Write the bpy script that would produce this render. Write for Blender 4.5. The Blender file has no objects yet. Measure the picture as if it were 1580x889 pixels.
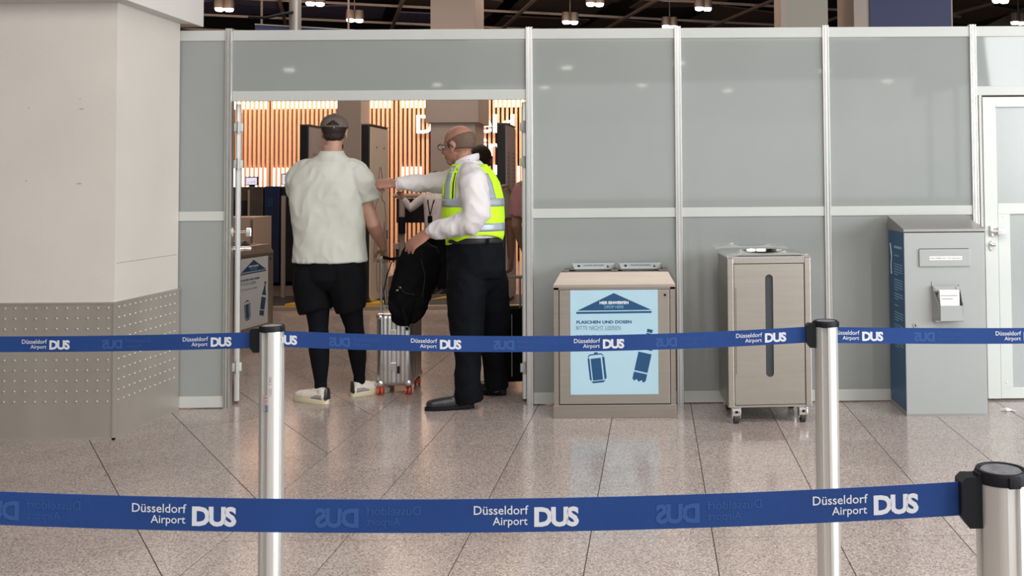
import bpy, bmesh, math, random
from mathutils import Vector, Matrix, noise
C = bpy.context.scene.collection
SC = bpy.context.scene
PI = math.pi
R = math.radians

# ------------------------------------------------------------------ camera
cd = bpy.data.cameras.new('camera'); cam = bpy.data.objects.new('camera', cd); C.objects.link(cam)
cd.sensor_width = 36.0; cd.lens = 36.0*1500/1580; cd.clip_start = .05; cd.clip_end = 200
PITCH, ROLL = .035, .0078
cd.shift_x = -(1009-790)/1580
cd.shift_y = -(444.5-(287-1500*math.tan(PITCH)))/1580
fw = Vector((0, math.cos(PITCH), math.sin(PITCH))); up = Vector((0, -math.sin(PITCH), math.cos(PITCH))); rt = Vector((1, 0, 0))
r2 = math.cos(ROLL)*rt - math.sin(ROLL)*up; u2 = math.cos(ROLL)*up + math.sin(ROLL)*rt
cam.matrix_world = Matrix(((r2.x, u2.x, -fw.x, 0), (r2.y, u2.y, -fw.y, 0), (r2.z, u2.z, -fw.z, 1.45), (0, 0, 0, 1)))
SC.camera = cam

# ------------------------------------------------------------------ world, lights, exposure
SC.view_settings.view_transform = 'Standard'; SC.view_settings.look = 'None'
SC.view_settings.exposure = -.18; SC.view_settings.gamma = 1
w = bpy.data.worlds.new('world'); SC.world = w; w.use_nodes = True
w.node_tree.nodes['Background'].inputs[0].default_value = (.82, .88, 1, 1)
w.node_tree.nodes['Background'].inputs[1].default_value = .35

def area(name, loc, target, sx, sy, power, col=(1, 1, 1)):
    l = bpy.data.lights.new(name, 'AREA'); l.shape = 'RECTANGLE'; l.size = sx; l.size_y = sy; l.energy = power; l.color = col
    o = bpy.data.objects.new(name, l); C.objects.link(o); o.location = loc
    o.rotation_euler = (Vector(target)-Vector(loc)).to_track_quat('-Z', 'Y').to_euler()
    return o
area('window_daylight', (9.1, -.5, 2.6), (0, 4.5, 1.0), 10, 3.2, 1350, (.94, .98, 1))
area('window_daylight_far', (3, -20, 3), (0, 5, 1.4), 18, 4, 300, (.95, .98, 1))
area('hall_ceiling_light', (1.6, 1.2, 5.0), (1.6, 1.2, 0), 9, 5, 700, (1, .95, .90))
area('hall_ceiling_light_rear', (1, -7, 5.0), (1, -7, 0), 10, 7, 620, (1, .95, .90))
area('security_ceiling_light', (-3.2, 10.5, 4.9), (-3.2, 10.5, 0), 5, 4, 210, (1, .82, .68))
area('security_ceiling_light_far', (-3, 16, 4.9), (-3, 16, 0), 9, 4, 230, (1, .80, .66))
area('slat_wall_fill', (-5, 17.2, 4.5), (-5, 19.2, 2.2), 12, .5, 430, (1, .80, .62))  # added warm fill that brightens the slats, no fitting hangs here

# ------------------------------------------------------------------ materials
def mat(name, col, rough=.5, metal=0., spec=.5, noise_amt=0., noise_scale=8., bump=0., bump_scale=40., emit=None, es=0., stretch=None, coat=0., alpha=1., trans=0.):
    m = bpy.data.materials.new(name); m.use_nodes = True
    nt = m.node_tree; b = nt.nodes['Principled BSDF']
    b.inputs['Base Color'].default_value = (*col, 1); b.inputs['Roughness'].default_value = rough
    b.inputs['Metallic'].default_value = metal; b.inputs['Specular IOR Level'].default_value = spec
    b.inputs['Coat Weight'].default_value = coat; b.inputs['Coat Roughness'].default_value = .08
    b.inputs['Alpha'].default_value = alpha; b.inputs['Transmission Weight'].default_value = trans
    if emit: b.inputs['Emission Color'].default_value = (*emit, 1); b.inputs['Emission Strength'].default_value = es
    tc = nt.nodes.new('ShaderNodeTexCoord'); mp = nt.nodes.new('ShaderNodeMapping')
    nt.links.new(tc.outputs['Object'], mp.inputs[0])
    if stretch: mp.inputs['Scale'].default_value = stretch
    nz = nt.nodes.new('ShaderNodeTexNoise'); nz.inputs['Scale'].default_value = noise_scale; nz.inputs['Detail'].default_value = 4
    nt.links.new(mp.outputs[0], nz.inputs['Vector'])
    rmp = nt.nodes.new('ShaderNodeMapRange'); rmp.inputs[3].default_value = 1-noise_amt; rmp.inputs[4].default_value = 1+noise_amt
    rmp.inputs[1].default_value = .3; rmp.inputs[2].default_value = .7
    nt.links.new(nz.outputs[0], rmp.inputs[0])
    mx = nt.nodes.new('ShaderNodeVectorMath'); mx.operation = 'SCALE'; mx.inputs[0].default_value = col
    nt.links.new(rmp.outputs[0], mx.inputs['Scale']); nt.links.new(mx.outputs[0], b.inputs['Base Color'])
    if bump:
        n2 = nt.nodes.new('ShaderNodeTexNoise'); n2.inputs['Scale'].default_value = bump_scale; n2.inputs['Detail'].default_value = 3
        nt.links.new(mp.outputs[0], n2.inputs['Vector'])
        bp = nt.nodes.new('ShaderNodeBump'); bp.inputs['Strength'].default_value = bump; bp.inputs['Distance'].default_value = .01
        nt.links.new(n2.outputs[0], bp.inputs['Height']); nt.links.new(bp.outputs[0], b.inputs['Normal'])
    return m

def granite(name, tint):
    m = bpy.data.materials.new(name); m.use_nodes = True; nt = m.node_tree; b = nt.nodes['Principled BSDF']
    tc = nt.nodes.new('ShaderNodeTexCoord')
    geo = nt.nodes.new('ShaderNodeNewGeometry')
    v = nt.nodes.new('ShaderNodeTexVoronoi'); v.inputs['Scale'].default_value = 200
    nt.links.new(geo.outputs['Position'], v.inputs['Vector'])
    sp = nt.nodes.new('ShaderNodeSeparateColor'); nt.links.new(v.outputs['Color'], sp.inputs[0])
    cr = nt.nodes.new('ShaderNodeValToRGB'); e = cr.color_ramp.elements
    e[0].position = 0; e[0].color = (.16*tint[0], .13*tint[1], .12*tint[2], 1)
    e[1].position = 1; e[1].color = (.62*tint[0], .56*tint[1], .52*tint[2], 1)
    for p, c in ((.14, (.25, .205, .188)), (.32, (.35, .292, .268)), (.62, (.43, .36, .33)), (.88, (.50, .43, .40))):
        x = e.new(p); x.color = (c[0]*tint[0], c[1]*tint[1], c[2]*tint[2], 1)
    nt.links.new(sp.outputs[0], cr.inputs[0])
    n = nt.nodes.new('ShaderNodeTexNoise'); n.inputs['Scale'].default_value = 2.2; n.inputs['Detail'].default_value = 5
    nt.links.new(geo.outputs['Position'], n.inputs['Vector'])
    oi = nt.nodes.new('ShaderNodeObjectInfo')
    ad = nt.nodes.new('ShaderNodeMath'); ad.operation = 'MULTIPLY_ADD'; ad.inputs[1].default_value = .14
    nt.links.new(oi.outputs['Random'], ad.inputs[0])
    mr = nt.nodes.new('ShaderNodeMapRange'); mr.inputs[1].default_value = .3; mr.inputs[2].default_value = .7; mr.inputs[3].default_value = .79; mr.inputs[4].default_value = .92
    nt.links.new(n.outputs[0], mr.inputs[0]); nt.links.new(mr.outputs[0], ad.inputs[2])
    sc = nt.nodes.new('ShaderNodeVectorMath'); sc.operation = 'SCALE'
    nt.links.new(cr.outputs[0], sc.inputs[0]); nt.links.new(ad.outputs[0], sc.inputs['Scale'])
    nt.links.new(sc.outputs[0], b.inputs['Base Color'])
    b.inputs['Roughness'].default_value = .16; b.inputs['Specular IOR Level'].default_value = .42
    n3 = nt.nodes.new('ShaderNodeTexNoise'); n3.inputs['Scale'].default_value = 3; nt.links.new(geo.outputs['Position'], n3.inputs['Vector'])
    bp = nt.nodes.new('ShaderNodeBump'); bp.inputs['Strength'].default_value = .03; bp.inputs['Distance'].default_value = .01
    nt.links.new(n3.outputs[0], bp.inputs['Height']); nt.links.new(bp.outputs[0], b.inputs['Normal'])
    return m

M = dict(
 tile=granite('granite', (1.0, 1.0, 1.0)),
 grout=mat('grout', (.07, .055, .05), .8),
 panel=mat('panel_laminate', (.262, .278, .272), .035, 0, .5, .03, 1.5),
 rail=mat('rail_white', (.47, .485, .465), .3, 0, .5, .02, 3),
 alu=mat('anodised_aluminium', (.72, .72, .70), .28, .9, .5, .05, 3, stretch=(30, 30, .3)),
 alu_post=mat('brushed_post', (.62, .62, .60), .33, .75, .5, .05, 4, stretch=(40, 40, .3)),
 dark_gap=mat('dark_recess', (.02, .02, .02), .6),
 plaster=mat('painted_plaster', (.60, .56, .515), .55, 0, .4, .03, 2.2, .05, 60),
 plaster_clean=mat('painted_plaster_lighter', (.63, .61, .585), .6, 0, .4, .02, 2.2),
 scuff=mat('scuff_mark', (.38, .35, .31), .7, noise_amt=.2, noise_scale=40),
 cladding=mat('steel_cladding', (.50, .46, .41), .40, .6, .5, .08, 3, .02, 3, stretch=(1, 1, .5)),
 stud=mat('steel_stud', (.52, .48, .43), .42, .6),
 steel=mat('brushed_steel', (.36, .315, .275), .42, .88, .5, .05, 3, .015, 60, stretch=(1, 1, 14)),
 steel_light=mat('brushed_steel_light', (.41, .375, .33), .36, .88, .5, .04, 3, .012, 60, stretch=(1, 1, 14)),
 chrome=mat('polished_steel', (.80, .78, .75), .12, 1),
 black_plastic=mat('black_plastic', (.006, .007, .010), .55, 0, .22, .1, 20, .05, 300),
 cap_top=mat('cap_disc', (.10, .10, .11), .4, 0, .5, .3, 60, .2, 90),
 rubber=mat('rubber', (.03, .03, .03), .6),
 belt=mat('belt_webbing', (.012, .046, .185), .75, 0, .25, .08, 6, .25, 900),
 belt_print=mat('belt_print', (.54, .56, .61), .6),
 belt_ghost=mat('belt_ghost_print', (.030, .078, .235), .75, 0, .2),
 poster=mat('poster_blue', (.38, .56, .66), .35, 0, .4, .02, 5),
 poster_far=mat('poster_pale', (.62, .68, .72), .35),
 navy=mat('print_navy', (.010, .065, .165), .4),
 navy_soft=mat('print_soft', (.12, .25, .36), .4),
 pale_print=mat('print_pale_blue', (.20, .45, .62), .4),
 white_print=mat('print_white', (.75, .80, .84), .4),
 card=mat('card_white', (.74, .80, .82), .4),
 greybox=mat('grey_powder_coat', (.33, .345, .34), .38, .15, .5, .025, 2, .02, 200),
 greybox_lid=mat('grey_lid', (.30, .29, .285), .33, .5, .5, .04, 4),
 side_blue=mat('side_poster_blue', (.014, .085, .20), .4, 0, .4, .1, 2),
 paper=mat('paper', (.72, .71, .70), .6, 0, .3, .04, 30),
 print_black=mat('print_black', (.05, .05, .05), .5),
 doorwhite=mat('door_white', (.56, .585, .56), .32, 0, .5, .02, 2),
 doorpanel=mat('door_panel', (.33, .35, .345), .2, 0, .5, .02, 2),
 handle=mat('handle_nickel', (.6, .58, .55), .2, 1),
 skin=mat('skin', (.40, .22, .16), .5, 0, .4, .07, 18, .05, 120),
 skin_ruddy=mat('skin_ruddy', (.31, .150, .105), .5, 0, .4, .09, 18, .05, 120),
 skin_dark=mat('skin_tan', (.33, .17, .12), .5, 0, .4, .07, 18),
 hair_dark=mat('hair_dark', (.022, .013, .01), .6, 0, .3, .4, 60, .5, 200),
 hair_grey=mat('hair_short_grey', (.125, .08, .06), .75, 0, .2, .15, 90, .1, 300),
 hair_brown=mat('hair_brown', (.05, .024, .018), .6, 0, .3, .4, 60, .5, 200),
 tee=mat('cotton_cream', (.50, .505, .455), .85, 0, .2, .03, 6, .25, 14),
 tee_beige=mat('cotton_beige', (.40, .33, .26), .85, 0, .2, .04, 6, .25, 14),
 pink=mat('cotton_pink', (.58, .27, .28), .85, 0, .2, .04, 6, .3, 14),
 shirt=mat('shirt_white', (.60, .57, .58), .7, 0, .25, .03, 8, .35, 16),
 vest=mat('vest_yellow', (.55, .90, .02), .6, 0, .3, .04, 10, .2, 20, emit=None),
 reflective=mat('reflective_tape', (.36, .42, .46), .35, .3, .5, .05, 30),
 black_cloth=mat('black_cloth', (.003, .0034, .0045), .85, 0, .12, .3, 6, .3, 14),
 legging=mat('black_legging', (.0025, .0032, .0055), .8, 0, .12, .2, 6),
 navy_cloth=mat('dark_trouser', (.0035, .0042, .0065), .85, 0, .12, .3, 6, .3, 12),
 leather=mat('black_leather', (.016, .016, .018), .33, 0, .5, .2, 30, .15, 60),
 belt_leather=mat('belt_leather', (.008, .008, .009), .6),
 cap_cloth=mat('cap_cloth', (.125, .10, .088), .85, 0, .2, .1, 40, .2, 200),
 shoe_white=mat('shoe_cream', (.62, .56, .50), .6, 0, .3, .05, 20),
 shoe_grey=mat('shoe_grey', (.25, .24, .23), .6),
 sole=mat('shoe_sole', (.60, .54, .38), .6),
 alu_case=mat('case_aluminium', (.60, .59, .58), .3, .95, .5, .05, 6),
 orange=mat('orange_wheel', (.50, .07, .03), .45),
 glass_dark=mat('specs_frame', (.02, .02, .025), .3),
 lens=mat('specs_lens', (.5, .55, .55), .05, 0, .5, alpha=.15),
 wood=mat('slat_wood', (.74, .43, .27), .5, 0, .3, .06, 3, stretch=(20, 20, .6)),
 slat_back=mat('slat_backing', (.014, .004, .003), .8),
 lamp=mat('lamp_diffuser', (.9, .85, .8), .4, emit=(1, .88, .76), es=2.6),
 letter=mat('letter_lit', (.9, .9, .85), .4, emit=(1, .93, .84), es=1.15),
 down=mat('downlight_lens', (.9, .9, .9), .4, emit=(1, .95, .86), es=14),
 down_small=mat('downlight_glass', (.9, .9, .9), .4, emit=(1, .9, .8), es=1.6),
 beam=mat('ceiling_beam', (.26, .20, .17), .4, .5, .5, .15, 3),
 ceil=mat('ceiling_dark', (.014, .012, .014), .85),
 ceil_brown=mat('ceiling_panel_brown', (.075, .052, .043), .7, 0, .4, .2, 1),
 ceil_violet=mat('ceiling_panel_violet', (.10, .088, .165), .7, 0, .4, .2, 1),
 column=mat('column_beige', (.40, .33, .29), .6, 0, .3, .02, 3),
 column_dim=mat('column_taupe', (.34, .29, .255), .6, 0, .3, .02, 3),
 column_green=mat('column_olive', (.34, .31, .255), .6),
 banner=mat('banner_blue', (.030, .038, .105), .6),
 scanner_black=mat('scanner_black', (.010, .010, .012), .3, 0, .5, .2, 5),
 scanner_beige=mat('scanner_beige', (.62, .50, .40), .45, 0, .4, .02, 3),
 scanner_grey=mat('scanner_grey', (.30, .25, .235), .45, 0, .4, .05, 3),
 line=mat('outline_grey', (.16, .12, .10), .6),
 mach_blue=mat('machine_blue', (.008, .017, .060), .35, 0, .5, .2, 3),
 mach_brown=mat('machine_smoked', (.075, .055, .045), .15, 0, .6, .2, 4),
 beige_cab=mat('cabinet_beige', (.42, .31, .25), .45),
 screen=mat('screen_lit', (.5, .5, .6), .3, emit=(.72, .74, .95), es=.9),
 screen_pink=mat('screen_icon', (.6, .4, .4), .3, emit=(.75, .45, .42), es=.7),
 yellow=mat('safety_yellow', (.62, .38, .03), .5),
 matdark=mat('rubber_mat', (.07, .06, .055), .5, 0, .4, .1, 8),
 platform=mat('platform_edge', (.34, .26, .21), .4),
 wall=mat('hall_wall', (.42, .40, .38), .7, 0, .3, .02, 2),
 wall_dark=mat('hall_wall_dark', (.06, .045, .04), .7),
 tan=mat('tan_shoe', (.30, .20, .14), .6),
 camo=mat('patterned_cloth', (.10, .11, .09), .8, noise_amt=.8, noise_scale=30),
)

# ------------------------------------------------------------------ mesh helpers
class MB:
    def __init__(s): s.v = []; s.f = []
    def add(s, v, f):
        n = len(s.v); s.v += [tuple(p) for p in v]; s.f += [tuple(i+n for i in q) for q in f]; return s
    def box(s, x0, x1, y0, y1, z0, z1, bev=0):
        if bev:
            bm = bmesh.new(); bmesh.ops.create_cube(bm, size=1)
            for v in bm.verts: v.co = Vector((x0+(v.co.x+.5)*(x1-x0), y0+(v.co.y+.5)*(y1-y0), z0+(v.co.z+.5)*(z1-z0)))
            bmesh.ops.bevel(bm, geom=list(bm.edges), offset=bev, segments=2, profile=.6, affect='EDGES')
            bm.verts.ensure_lookup_table()
            s.add([v.co[:] for v in bm.verts], [[v.index for v in f.verts] for f in bm.faces]); bm.free(); return s
        v = [(x0, y0, z0), (x1, y0, z0), (x1, y1, z0), (x0, y1, z0), (x0, y0, z1), (x1, y0, z1), (x1, y1, z1), (x0, y1, z1)]
        return s.add(v, [(3, 2, 1, 0), (4, 5, 6, 7), (0, 1, 5, 4), (1, 2, 6, 5), (2, 3, 7, 6), (3, 0, 4, 7)])
    def prism(s, pts, y0, y1):            # polygon in x,z extruded along y
        n = len(pts); v = [(x, y0, z) for x, z in pts]+[(x, y1, z) for x, z in pts]
        return s.add(v, [tuple(range(n)), tuple(range(2*n-1, n-1, -1))]+[(i, i+n, (i+1) % n+n, (i+1) % n) for i in range(n)])
    def slab(s, pts, z0, z1):             # polygon in x,y extruded along z
        n = len(pts); v = [(x, y, z0) for x, y in pts]+[(x, y, z1) for x, y in pts]
        return s.add(v, [tuple(range(n-1, -1, -1)), tuple(range(n, 2*n))]+[(i, (i+1) % n, (i+1) % n+n, i+n) for i in range(n)])
    def tube(s, path, rad, n=12, ref=None, cap=True):
        P = [Vector(p) for p in path]
        rr = rad if isinstance(rad, (list, tuple)) else [rad]*len(P)
        rr = [(q if isinstance(q, (list, tuple)) else (q, q)) for q in rr]
        if cap == 'round':
            d0 = (P[0]-P[1]).normalized(); d1 = (P[-1]-P[-2]).normalized(); a, b = rr[0], rr[-1]
            m0 = (a[0]+a[1])/2; m1 = (b[0]+b[1])/2
            P = [P[0]+d0*m0*.97, P[0]+d0*m0*.72]+P+[P[-1]+d1*m1*.72, P[-1]+d1*m1*.97]
            rr = [(a[0]*.25, a[1]*.25), (a[0]*.7, a[1]*.7)]+rr+[(b[0]*.7, b[1]*.7), (b[0]*.25, b[1]*.25)]
        ref = Vector(ref) if ref else None
        vs = []; prev = None
        for i, p in enumerate(P):
            t = (P[min(i+1, len(P)-1)]-P[max(i-1, 0)]).normalized()
            if ref: a = ref-t*ref.dot(t)
            elif prev is None: a = Vector((0, 0, 1)) if abs(t.z) < .8 else Vector((1, 0, 0)); a = a-t*a.dot(t)
            else: a = prev-t*prev.dot(t)
            a.normalize(); prev = a; b = t.cross(a)
            for k in range(n):
                an = 2*PI*k/n; vs.append(p+a*math.cos(an)*rr[i][0]+b*math.sin(an)*rr[i][1])
        m = len(P); fs = [(i*n+k, i*n+(k+1) % n, (i+1)*n+(k+1) % n, (i+1)*n+k) for i in range(m-1) for k in range(n)]
        if cap: fs += [tuple(range(n-1, -1, -1)), tuple(range((m-1)*n, m*n))]
        return s.add(vs, fs)
    def cyl(s, c, r, z0, z1, n=32): return s.tube([(c[0], c[1], z0), (c[0], c[1], z1)], r, n)
    def ell(s, c, r, rot=None, n=16, m=10):
        vs = []; fs = []; q = rot if rot is not None else Matrix.Identity(3)
        for i in range(1, m):
            ph = PI*i/m
            for k in range(n):
                th = 2*PI*k/n
                vs.append(Vector(c)+q@Vector((r[0]*math.sin(ph)*math.cos(th), r[1]*math.sin(ph)*math.sin(th), r[2]*math.cos(ph))))
        a = len(vs); vs += [Vector(c)+q@Vector((0, 0, r[2])), Vector(c)+q@Vector((0, 0, -r[2]))]
        for i in range(m-2):
            for k in range(n): fs.append((i*n+k, (i+1)*n+k, (i+1)*n+(k+1) % n, i*n+(k+1) % n))
        for k in range(n): fs.append((a, k, (k+1) % n)); fs.append((a+1, (m-2)*n+(k+1) % n, (m-2)*n+k))
        return s.add(vs, fs)
    def loft(s, rings, n=40, cap=True):   # rings: (cx, cy, z, rx, ry, yaw, superellipse power)
        vs = []
        for g in rings:
            cx, cy, z, rx, ry = g[:5]; yaw = g[5] if len(g) > 5 else 0; pw = g[6] if len(g) > 6 else 2
            for k in range(n):
                an = 2*PI*k/n; c_, s_ = math.cos(an), math.sin(an)
                x = math.copysign(abs(c_)**(2/pw), c_)*rx; y = math.copysign(abs(s_)**(2/pw), s_)*ry
                vs.append((cx+x*math.cos(yaw)-y*math.sin(yaw), cy+x*math.sin(yaw)+y*math.cos(yaw), z))
        m = len(rings); fs = [(i*n+k, i*n+(k+1) % n, (i+1)*n+(k+1) % n, (i+1)*n+k) for i in range(m-1) for k in range(n)]
        if cap: fs += [tuple(range(n-1, -1, -1)), tuple(range((m-1)*n, m*n))]
        return s.add(vs, fs)
    def lathe(s, c, prof, n=32):          # prof (r, z)
        vs = []
        for r, z in prof:
            for k in range(n): vs.append((c[0]+r*math.cos(2*PI*k/n), c[1]+r*math.sin(2*PI*k/n), c[2]+z))
        m = len(prof)
        return s.add(vs, [(i*n+k, i*n+(k+1) % n, (i+1)*n+(k+1) % n, (i+1)*n+k) for i in range(m-1) for k in range(n)])
    def xf(s, mx):
        s.v = [tuple(mx@Vector(p)) for p in s.v]; return s
    def mesh(s, name, m, smooth=True, ang=35):
        me = bpy.data.meshes.new(name); me.from_pydata(s.v, [], s.f); me.validate(); me.update()
        bm = bmesh.new(); bm.from_mesh(me); bmesh.ops.recalc_face_normals(bm, faces=bm.faces)
        for f in bm.faces: f.smooth = smooth
        if smooth:
            for e in bm.edges:
                if len(e.link_faces) == 2 and e.calc_face_angle(0) > R(ang): e.smooth = False
        bm.to_mesh(me); bm.free(); me.materials.append(m); return me
    def build(s, name, m, parent=None, smooth=True, ang=35, **kw):
        o = bpy.data.objects.new(name, s.mesh(name, m, smooth, ang)); C.objects.link(o)
        if parent:
            o.parent = parent
            if kw.pop('world', False): o.matrix_parent_inverse = root_inv(parent)
        for k, v in kw.items(): o[k] = v
        return o
    def cloth(s, name, m, parent=None, vox=.007, smooth_it=3, fold=0., seed=0, fs=(9, 9, 3), **kw):
        """union of the pieces as one continuous surface"""
        me = s.mesh(name+'_raw', m); o = bpy.data.objects.new(name, me); C.objects.link(o)
        r = o.modifiers.new('r', 'REMESH'); r.mode = 'VOXEL'; r.voxel_size = vox
        sm = o.modifiers.new('s', 'SMOOTH'); sm.iterations = smooth_it; sm.factor = .5
        dg = bpy.context.evaluated_depsgraph_get(); me2 = bpy.data.meshes.new_from_object(o.evaluated_get(dg))
        o.modifiers.clear(); o.data = me2; me2.name = name
        if not me2.materials: me2.materials.append(m)
        bpy.data.meshes.remove(me)
        for p in me2.polygons: p.use_smooth = True
        if fold:
            co = [v.co.copy() for v in me2.vertices]; no = [v.normal.copy() for v in me2.vertices]
            for v, c, nn in zip(me2.vertices, co, no):
                q = Vector((c.x*fs[0]+seed, c.y*fs[1], c.z*fs[2]))
                d = noise.noise(q)*.7+(.5-abs(noise.noise(q*1.7+Vector((3, 1, 7)))))*.7
                v.co = c+nn*d*fold
        if parent:
            o.parent = parent; o.matrix_parent_inverse = root_inv(parent)
        for k, v in kw.items(): o[k] = v
        return o

def root_inv(p):
    m = Matrix.Identity(4)
    while p: m = p.matrix_parent_inverse@Matrix.LocRotScale(p.location, p.rotation_euler, p.scale)@m; p = p.parent
    return m.inverted()
def thing(name, label, cat, loc=(0, 0, 0), rz=0, group=None):
    o = bpy.data.objects.new(name, None); C.objects.link(o); o.location = loc; o.rotation_euler = (0, 0, rz)
    o.empty_display_size = .1; o['label'] = label; o['category'] = cat
    if group: o['group'] = group
    return o
def struct_root(name, label=None, loc=(0, 0, 0), rz=0):
    o = bpy.data.objects.new(name, None); C.objects.link(o); o.location = loc; o.rotation_euler = (0, 0, rz); o['kind'] = 'structure'
    if label: o['label'] = label
    return o
def copy_tree(o, parent=None):
    c = o.copy(); C.objects.link(c)
    if parent: c.parent = parent
    for ch in list(o.children): copy_tree(ch, c)
    return c
def text2d(txt, x0, x1, z0, z1, bold=0., space=1., mirror=False):
    """flat lettering fitted to the rectangle, as (x, z) points and faces"""
    cu = bpy.data.curves.new('t', 'FONT'); cu.body = txt; cu.offset = bold; cu.space_character = space; cu.resolution_u = 3
    o = bpy.data.objects.new('t', cu); C.objects.link(o)
    me = bpy.data.meshes.new_from_object(o.evaluated_get(bpy.context.evaluated_depsgraph_get()))
    P = [v.co.copy() for v in me.vertices]; F = [tuple(p.vertices) for p in me.polygons]
    bpy.data.objects.remove(o); bpy.data.curves.remove(cu); bpy.data.meshes.remove(me)
    ax = min(p.x for p in P); bx = max(p.x for p in P); az = min(p.y for p in P); bz = max(p.y for p in P)
    out = []
    for p in P:
        u = (p.x-ax)/(bx-ax); v = (p.y-az)/(bz-az)
        if mirror: u = 1-u
        out.append((x0+u*(x1-x0), z0+v*(z1-z0)))
    return out, F
def text(mb, txt, x0, x1, z0, z1, y, **kw):
    P, F = text2d(txt, x0, x1, z0, z1, **kw); mb.add([(x, y, z) for x, z in P], F); return mb

# ================================================================== THE SETTING
# ---- floor: two granite tile fields, the left one laid at an angle, meeting along a straight joint
floor_o = MB().box(-14, 14, -30, 32, -.08, -.004).build('floor', M['grout'], smooth=False, kind='structure')
TW, TD, RW, AN = .5065, .503, .5115, R(35.7)
e1 = Vector((math.cos(AN), math.sin(AN))); e2 = Vector((-math.sin(AN), math.cos(AN)))
JX = -1.795
def clip(poly, keep_left):
    out = []
    for i in range(len(poly)):
        a, b = poly[i], poly[(i+1) % len(poly)]
        ia = (a[0] < JX) == keep_left; ib = (b[0] < JX) == keep_left
        if ia: out.append(a)
        if ia != ib:
            t = (JX-a[0])/(b[0]-a[0]); out.append((JX+(-.0018 if keep_left else .0018), a[1]+t*(b[1]-a[1])))
    return out
G = .0022
def seen(x, y):
    if y < 3.3: return False
    px = 1009+1500*x/y
    if px < -60 or px > 1640 or y > 12.6: return False
    if y > 6.7: return -.437 < x/y < -.125
    if x < -3.3 and y > 5.9: return False
    return True
cand = []
tile_me = MB().slab([(-TW/2+G, -TD/2+G), (TW/2-G, -TD/2+G), (TW/2-G, TD/2-G), (-TW/2+G, TD/2-G)], -.03, 0).mesh('tile', M['tile'], False)
rtile_me = MB().slab([(-RW/2+G, -RW/2+G), (RW/2-G, -RW/2+G), (RW/2-G, RW/2-G), (-RW/2+G, RW/2-G)], -.03, 0).mesh('tile_angled', M['tile'], False)
field = MB()
for i in range(0, 31):
    for j in range(-70, 53):
        x = JX+TW*(i+.5); y = 5.569+TD*(j+.5)
        if -29.5 < y < 31.5: cand.append((x, y, 0, None))
for i in range(-70, 60):
    for j in range(-60, 80):
        c = e1*(.652+RW*(i+.5))+e2*(5.97+RW*(j+.5))
        if not (-13.6 < c.x < JX+.4 and -29.5 < c.y < 31.5): continue
        poly = [tuple(c+e1*a*(RW/2-G)+e2*b*(RW/2-G)) for a, b in ((-1, -1), (1, -1), (1, 1), (-1, 1))]
        if max(p[0] for p in poly) < JX: cand.append((c.x, c.y, AN, None))
        else:
            p = clip(poly, True)
            if len(p) >= 3: cand.append((sum(q[0] for q in p)/len(p), sum(q[1] for q in p)/len(p), AN, p))
vis = sorted([c for c in cand if seen(c[0], c[1])], key=lambda c: c[1])[:300]
vs_ = set(id(c) for c in vis)
for x, y, a, poly in vis:
    if poly:
        me = MB().slab(poly, -.03, 0).mesh('tile', M['tile'], False); o = bpy.data.objects.new('tile', me)
    else:
        o = bpy.data.objects.new('tile', rtile_me if a else tile_me); o.location = (x, y, 0); o.rotation_euler = (0, 0, a)
    C.objects.link(o); o.parent = floor_o
for c in cand:
    if id(c) in vs_: continue
    x, y, a, poly = c
    if not poly:
        h = (RW if a else TW)/2-G; k = (RW if a else TD)/2-G; ca, sa = math.cos(a), math.sin(a)
        poly = [(x+ca*p*h-sa*q*k, y+sa*p*h+ca*q*k) for p, q in ((-1, -1), (1, -1), (1, 1), (-1, 1))]
    field.slab(poly, -.02, 0)
field.build('tile_field', M['tile'], floor_o, smooth=False, kind='stuff')

# ---- hall shell (mostly out of view)
MB().box(-14, 14, -30, 32, 5.9, 6.1).build('ceiling', M['ceil'], smooth=False, kind='structure')
MB().box(-14.2, -14, -30, 32, 0, 5.9).build('wall_left', M['wall'], smooth=False, kind='structure')
wr = MB(); wr.box(9.4, 9.6, -30, 32, 0, .9); wr.box(9.4, 9.6, -30, 32, 4.3, 5.9); wr.box(9.4, 9.6, 6, 32, .9, 4.3)
wr.build('wall_right', M['wall'], smooth=False, kind='structure')
wf = MB(); wf.box(-14, 14, -30.2, -30, 0, .9); wf.box(-14, 14, -30.2, -30, 4.3, 5.9); wf.build('wall_front', M['wall'], smooth=False, kind='structure')
MB().box(-14, 14, 32, 32.2, 0, 5.9).build('wall_back', M['wall_dark'], smooth=False, kind='structure')
t = MB()
for k in range(15): t.box(9.35, 9.5, -30+k*2.5, -29.92+k*2.5, .9, 4.3)
t.box(9.35, 9.5, -30, 6, .86, .9)
t.build('window_1', M['alu'], smooth=False, kind='structure')
t = MB()
for k in range(12): t.box(-14+k*2.5, -13.92+k*2.5, -30.1, -29.95, .9, 4.3)
t.build('window_2', M['alu'], smooth=False, kind='structure')

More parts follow.
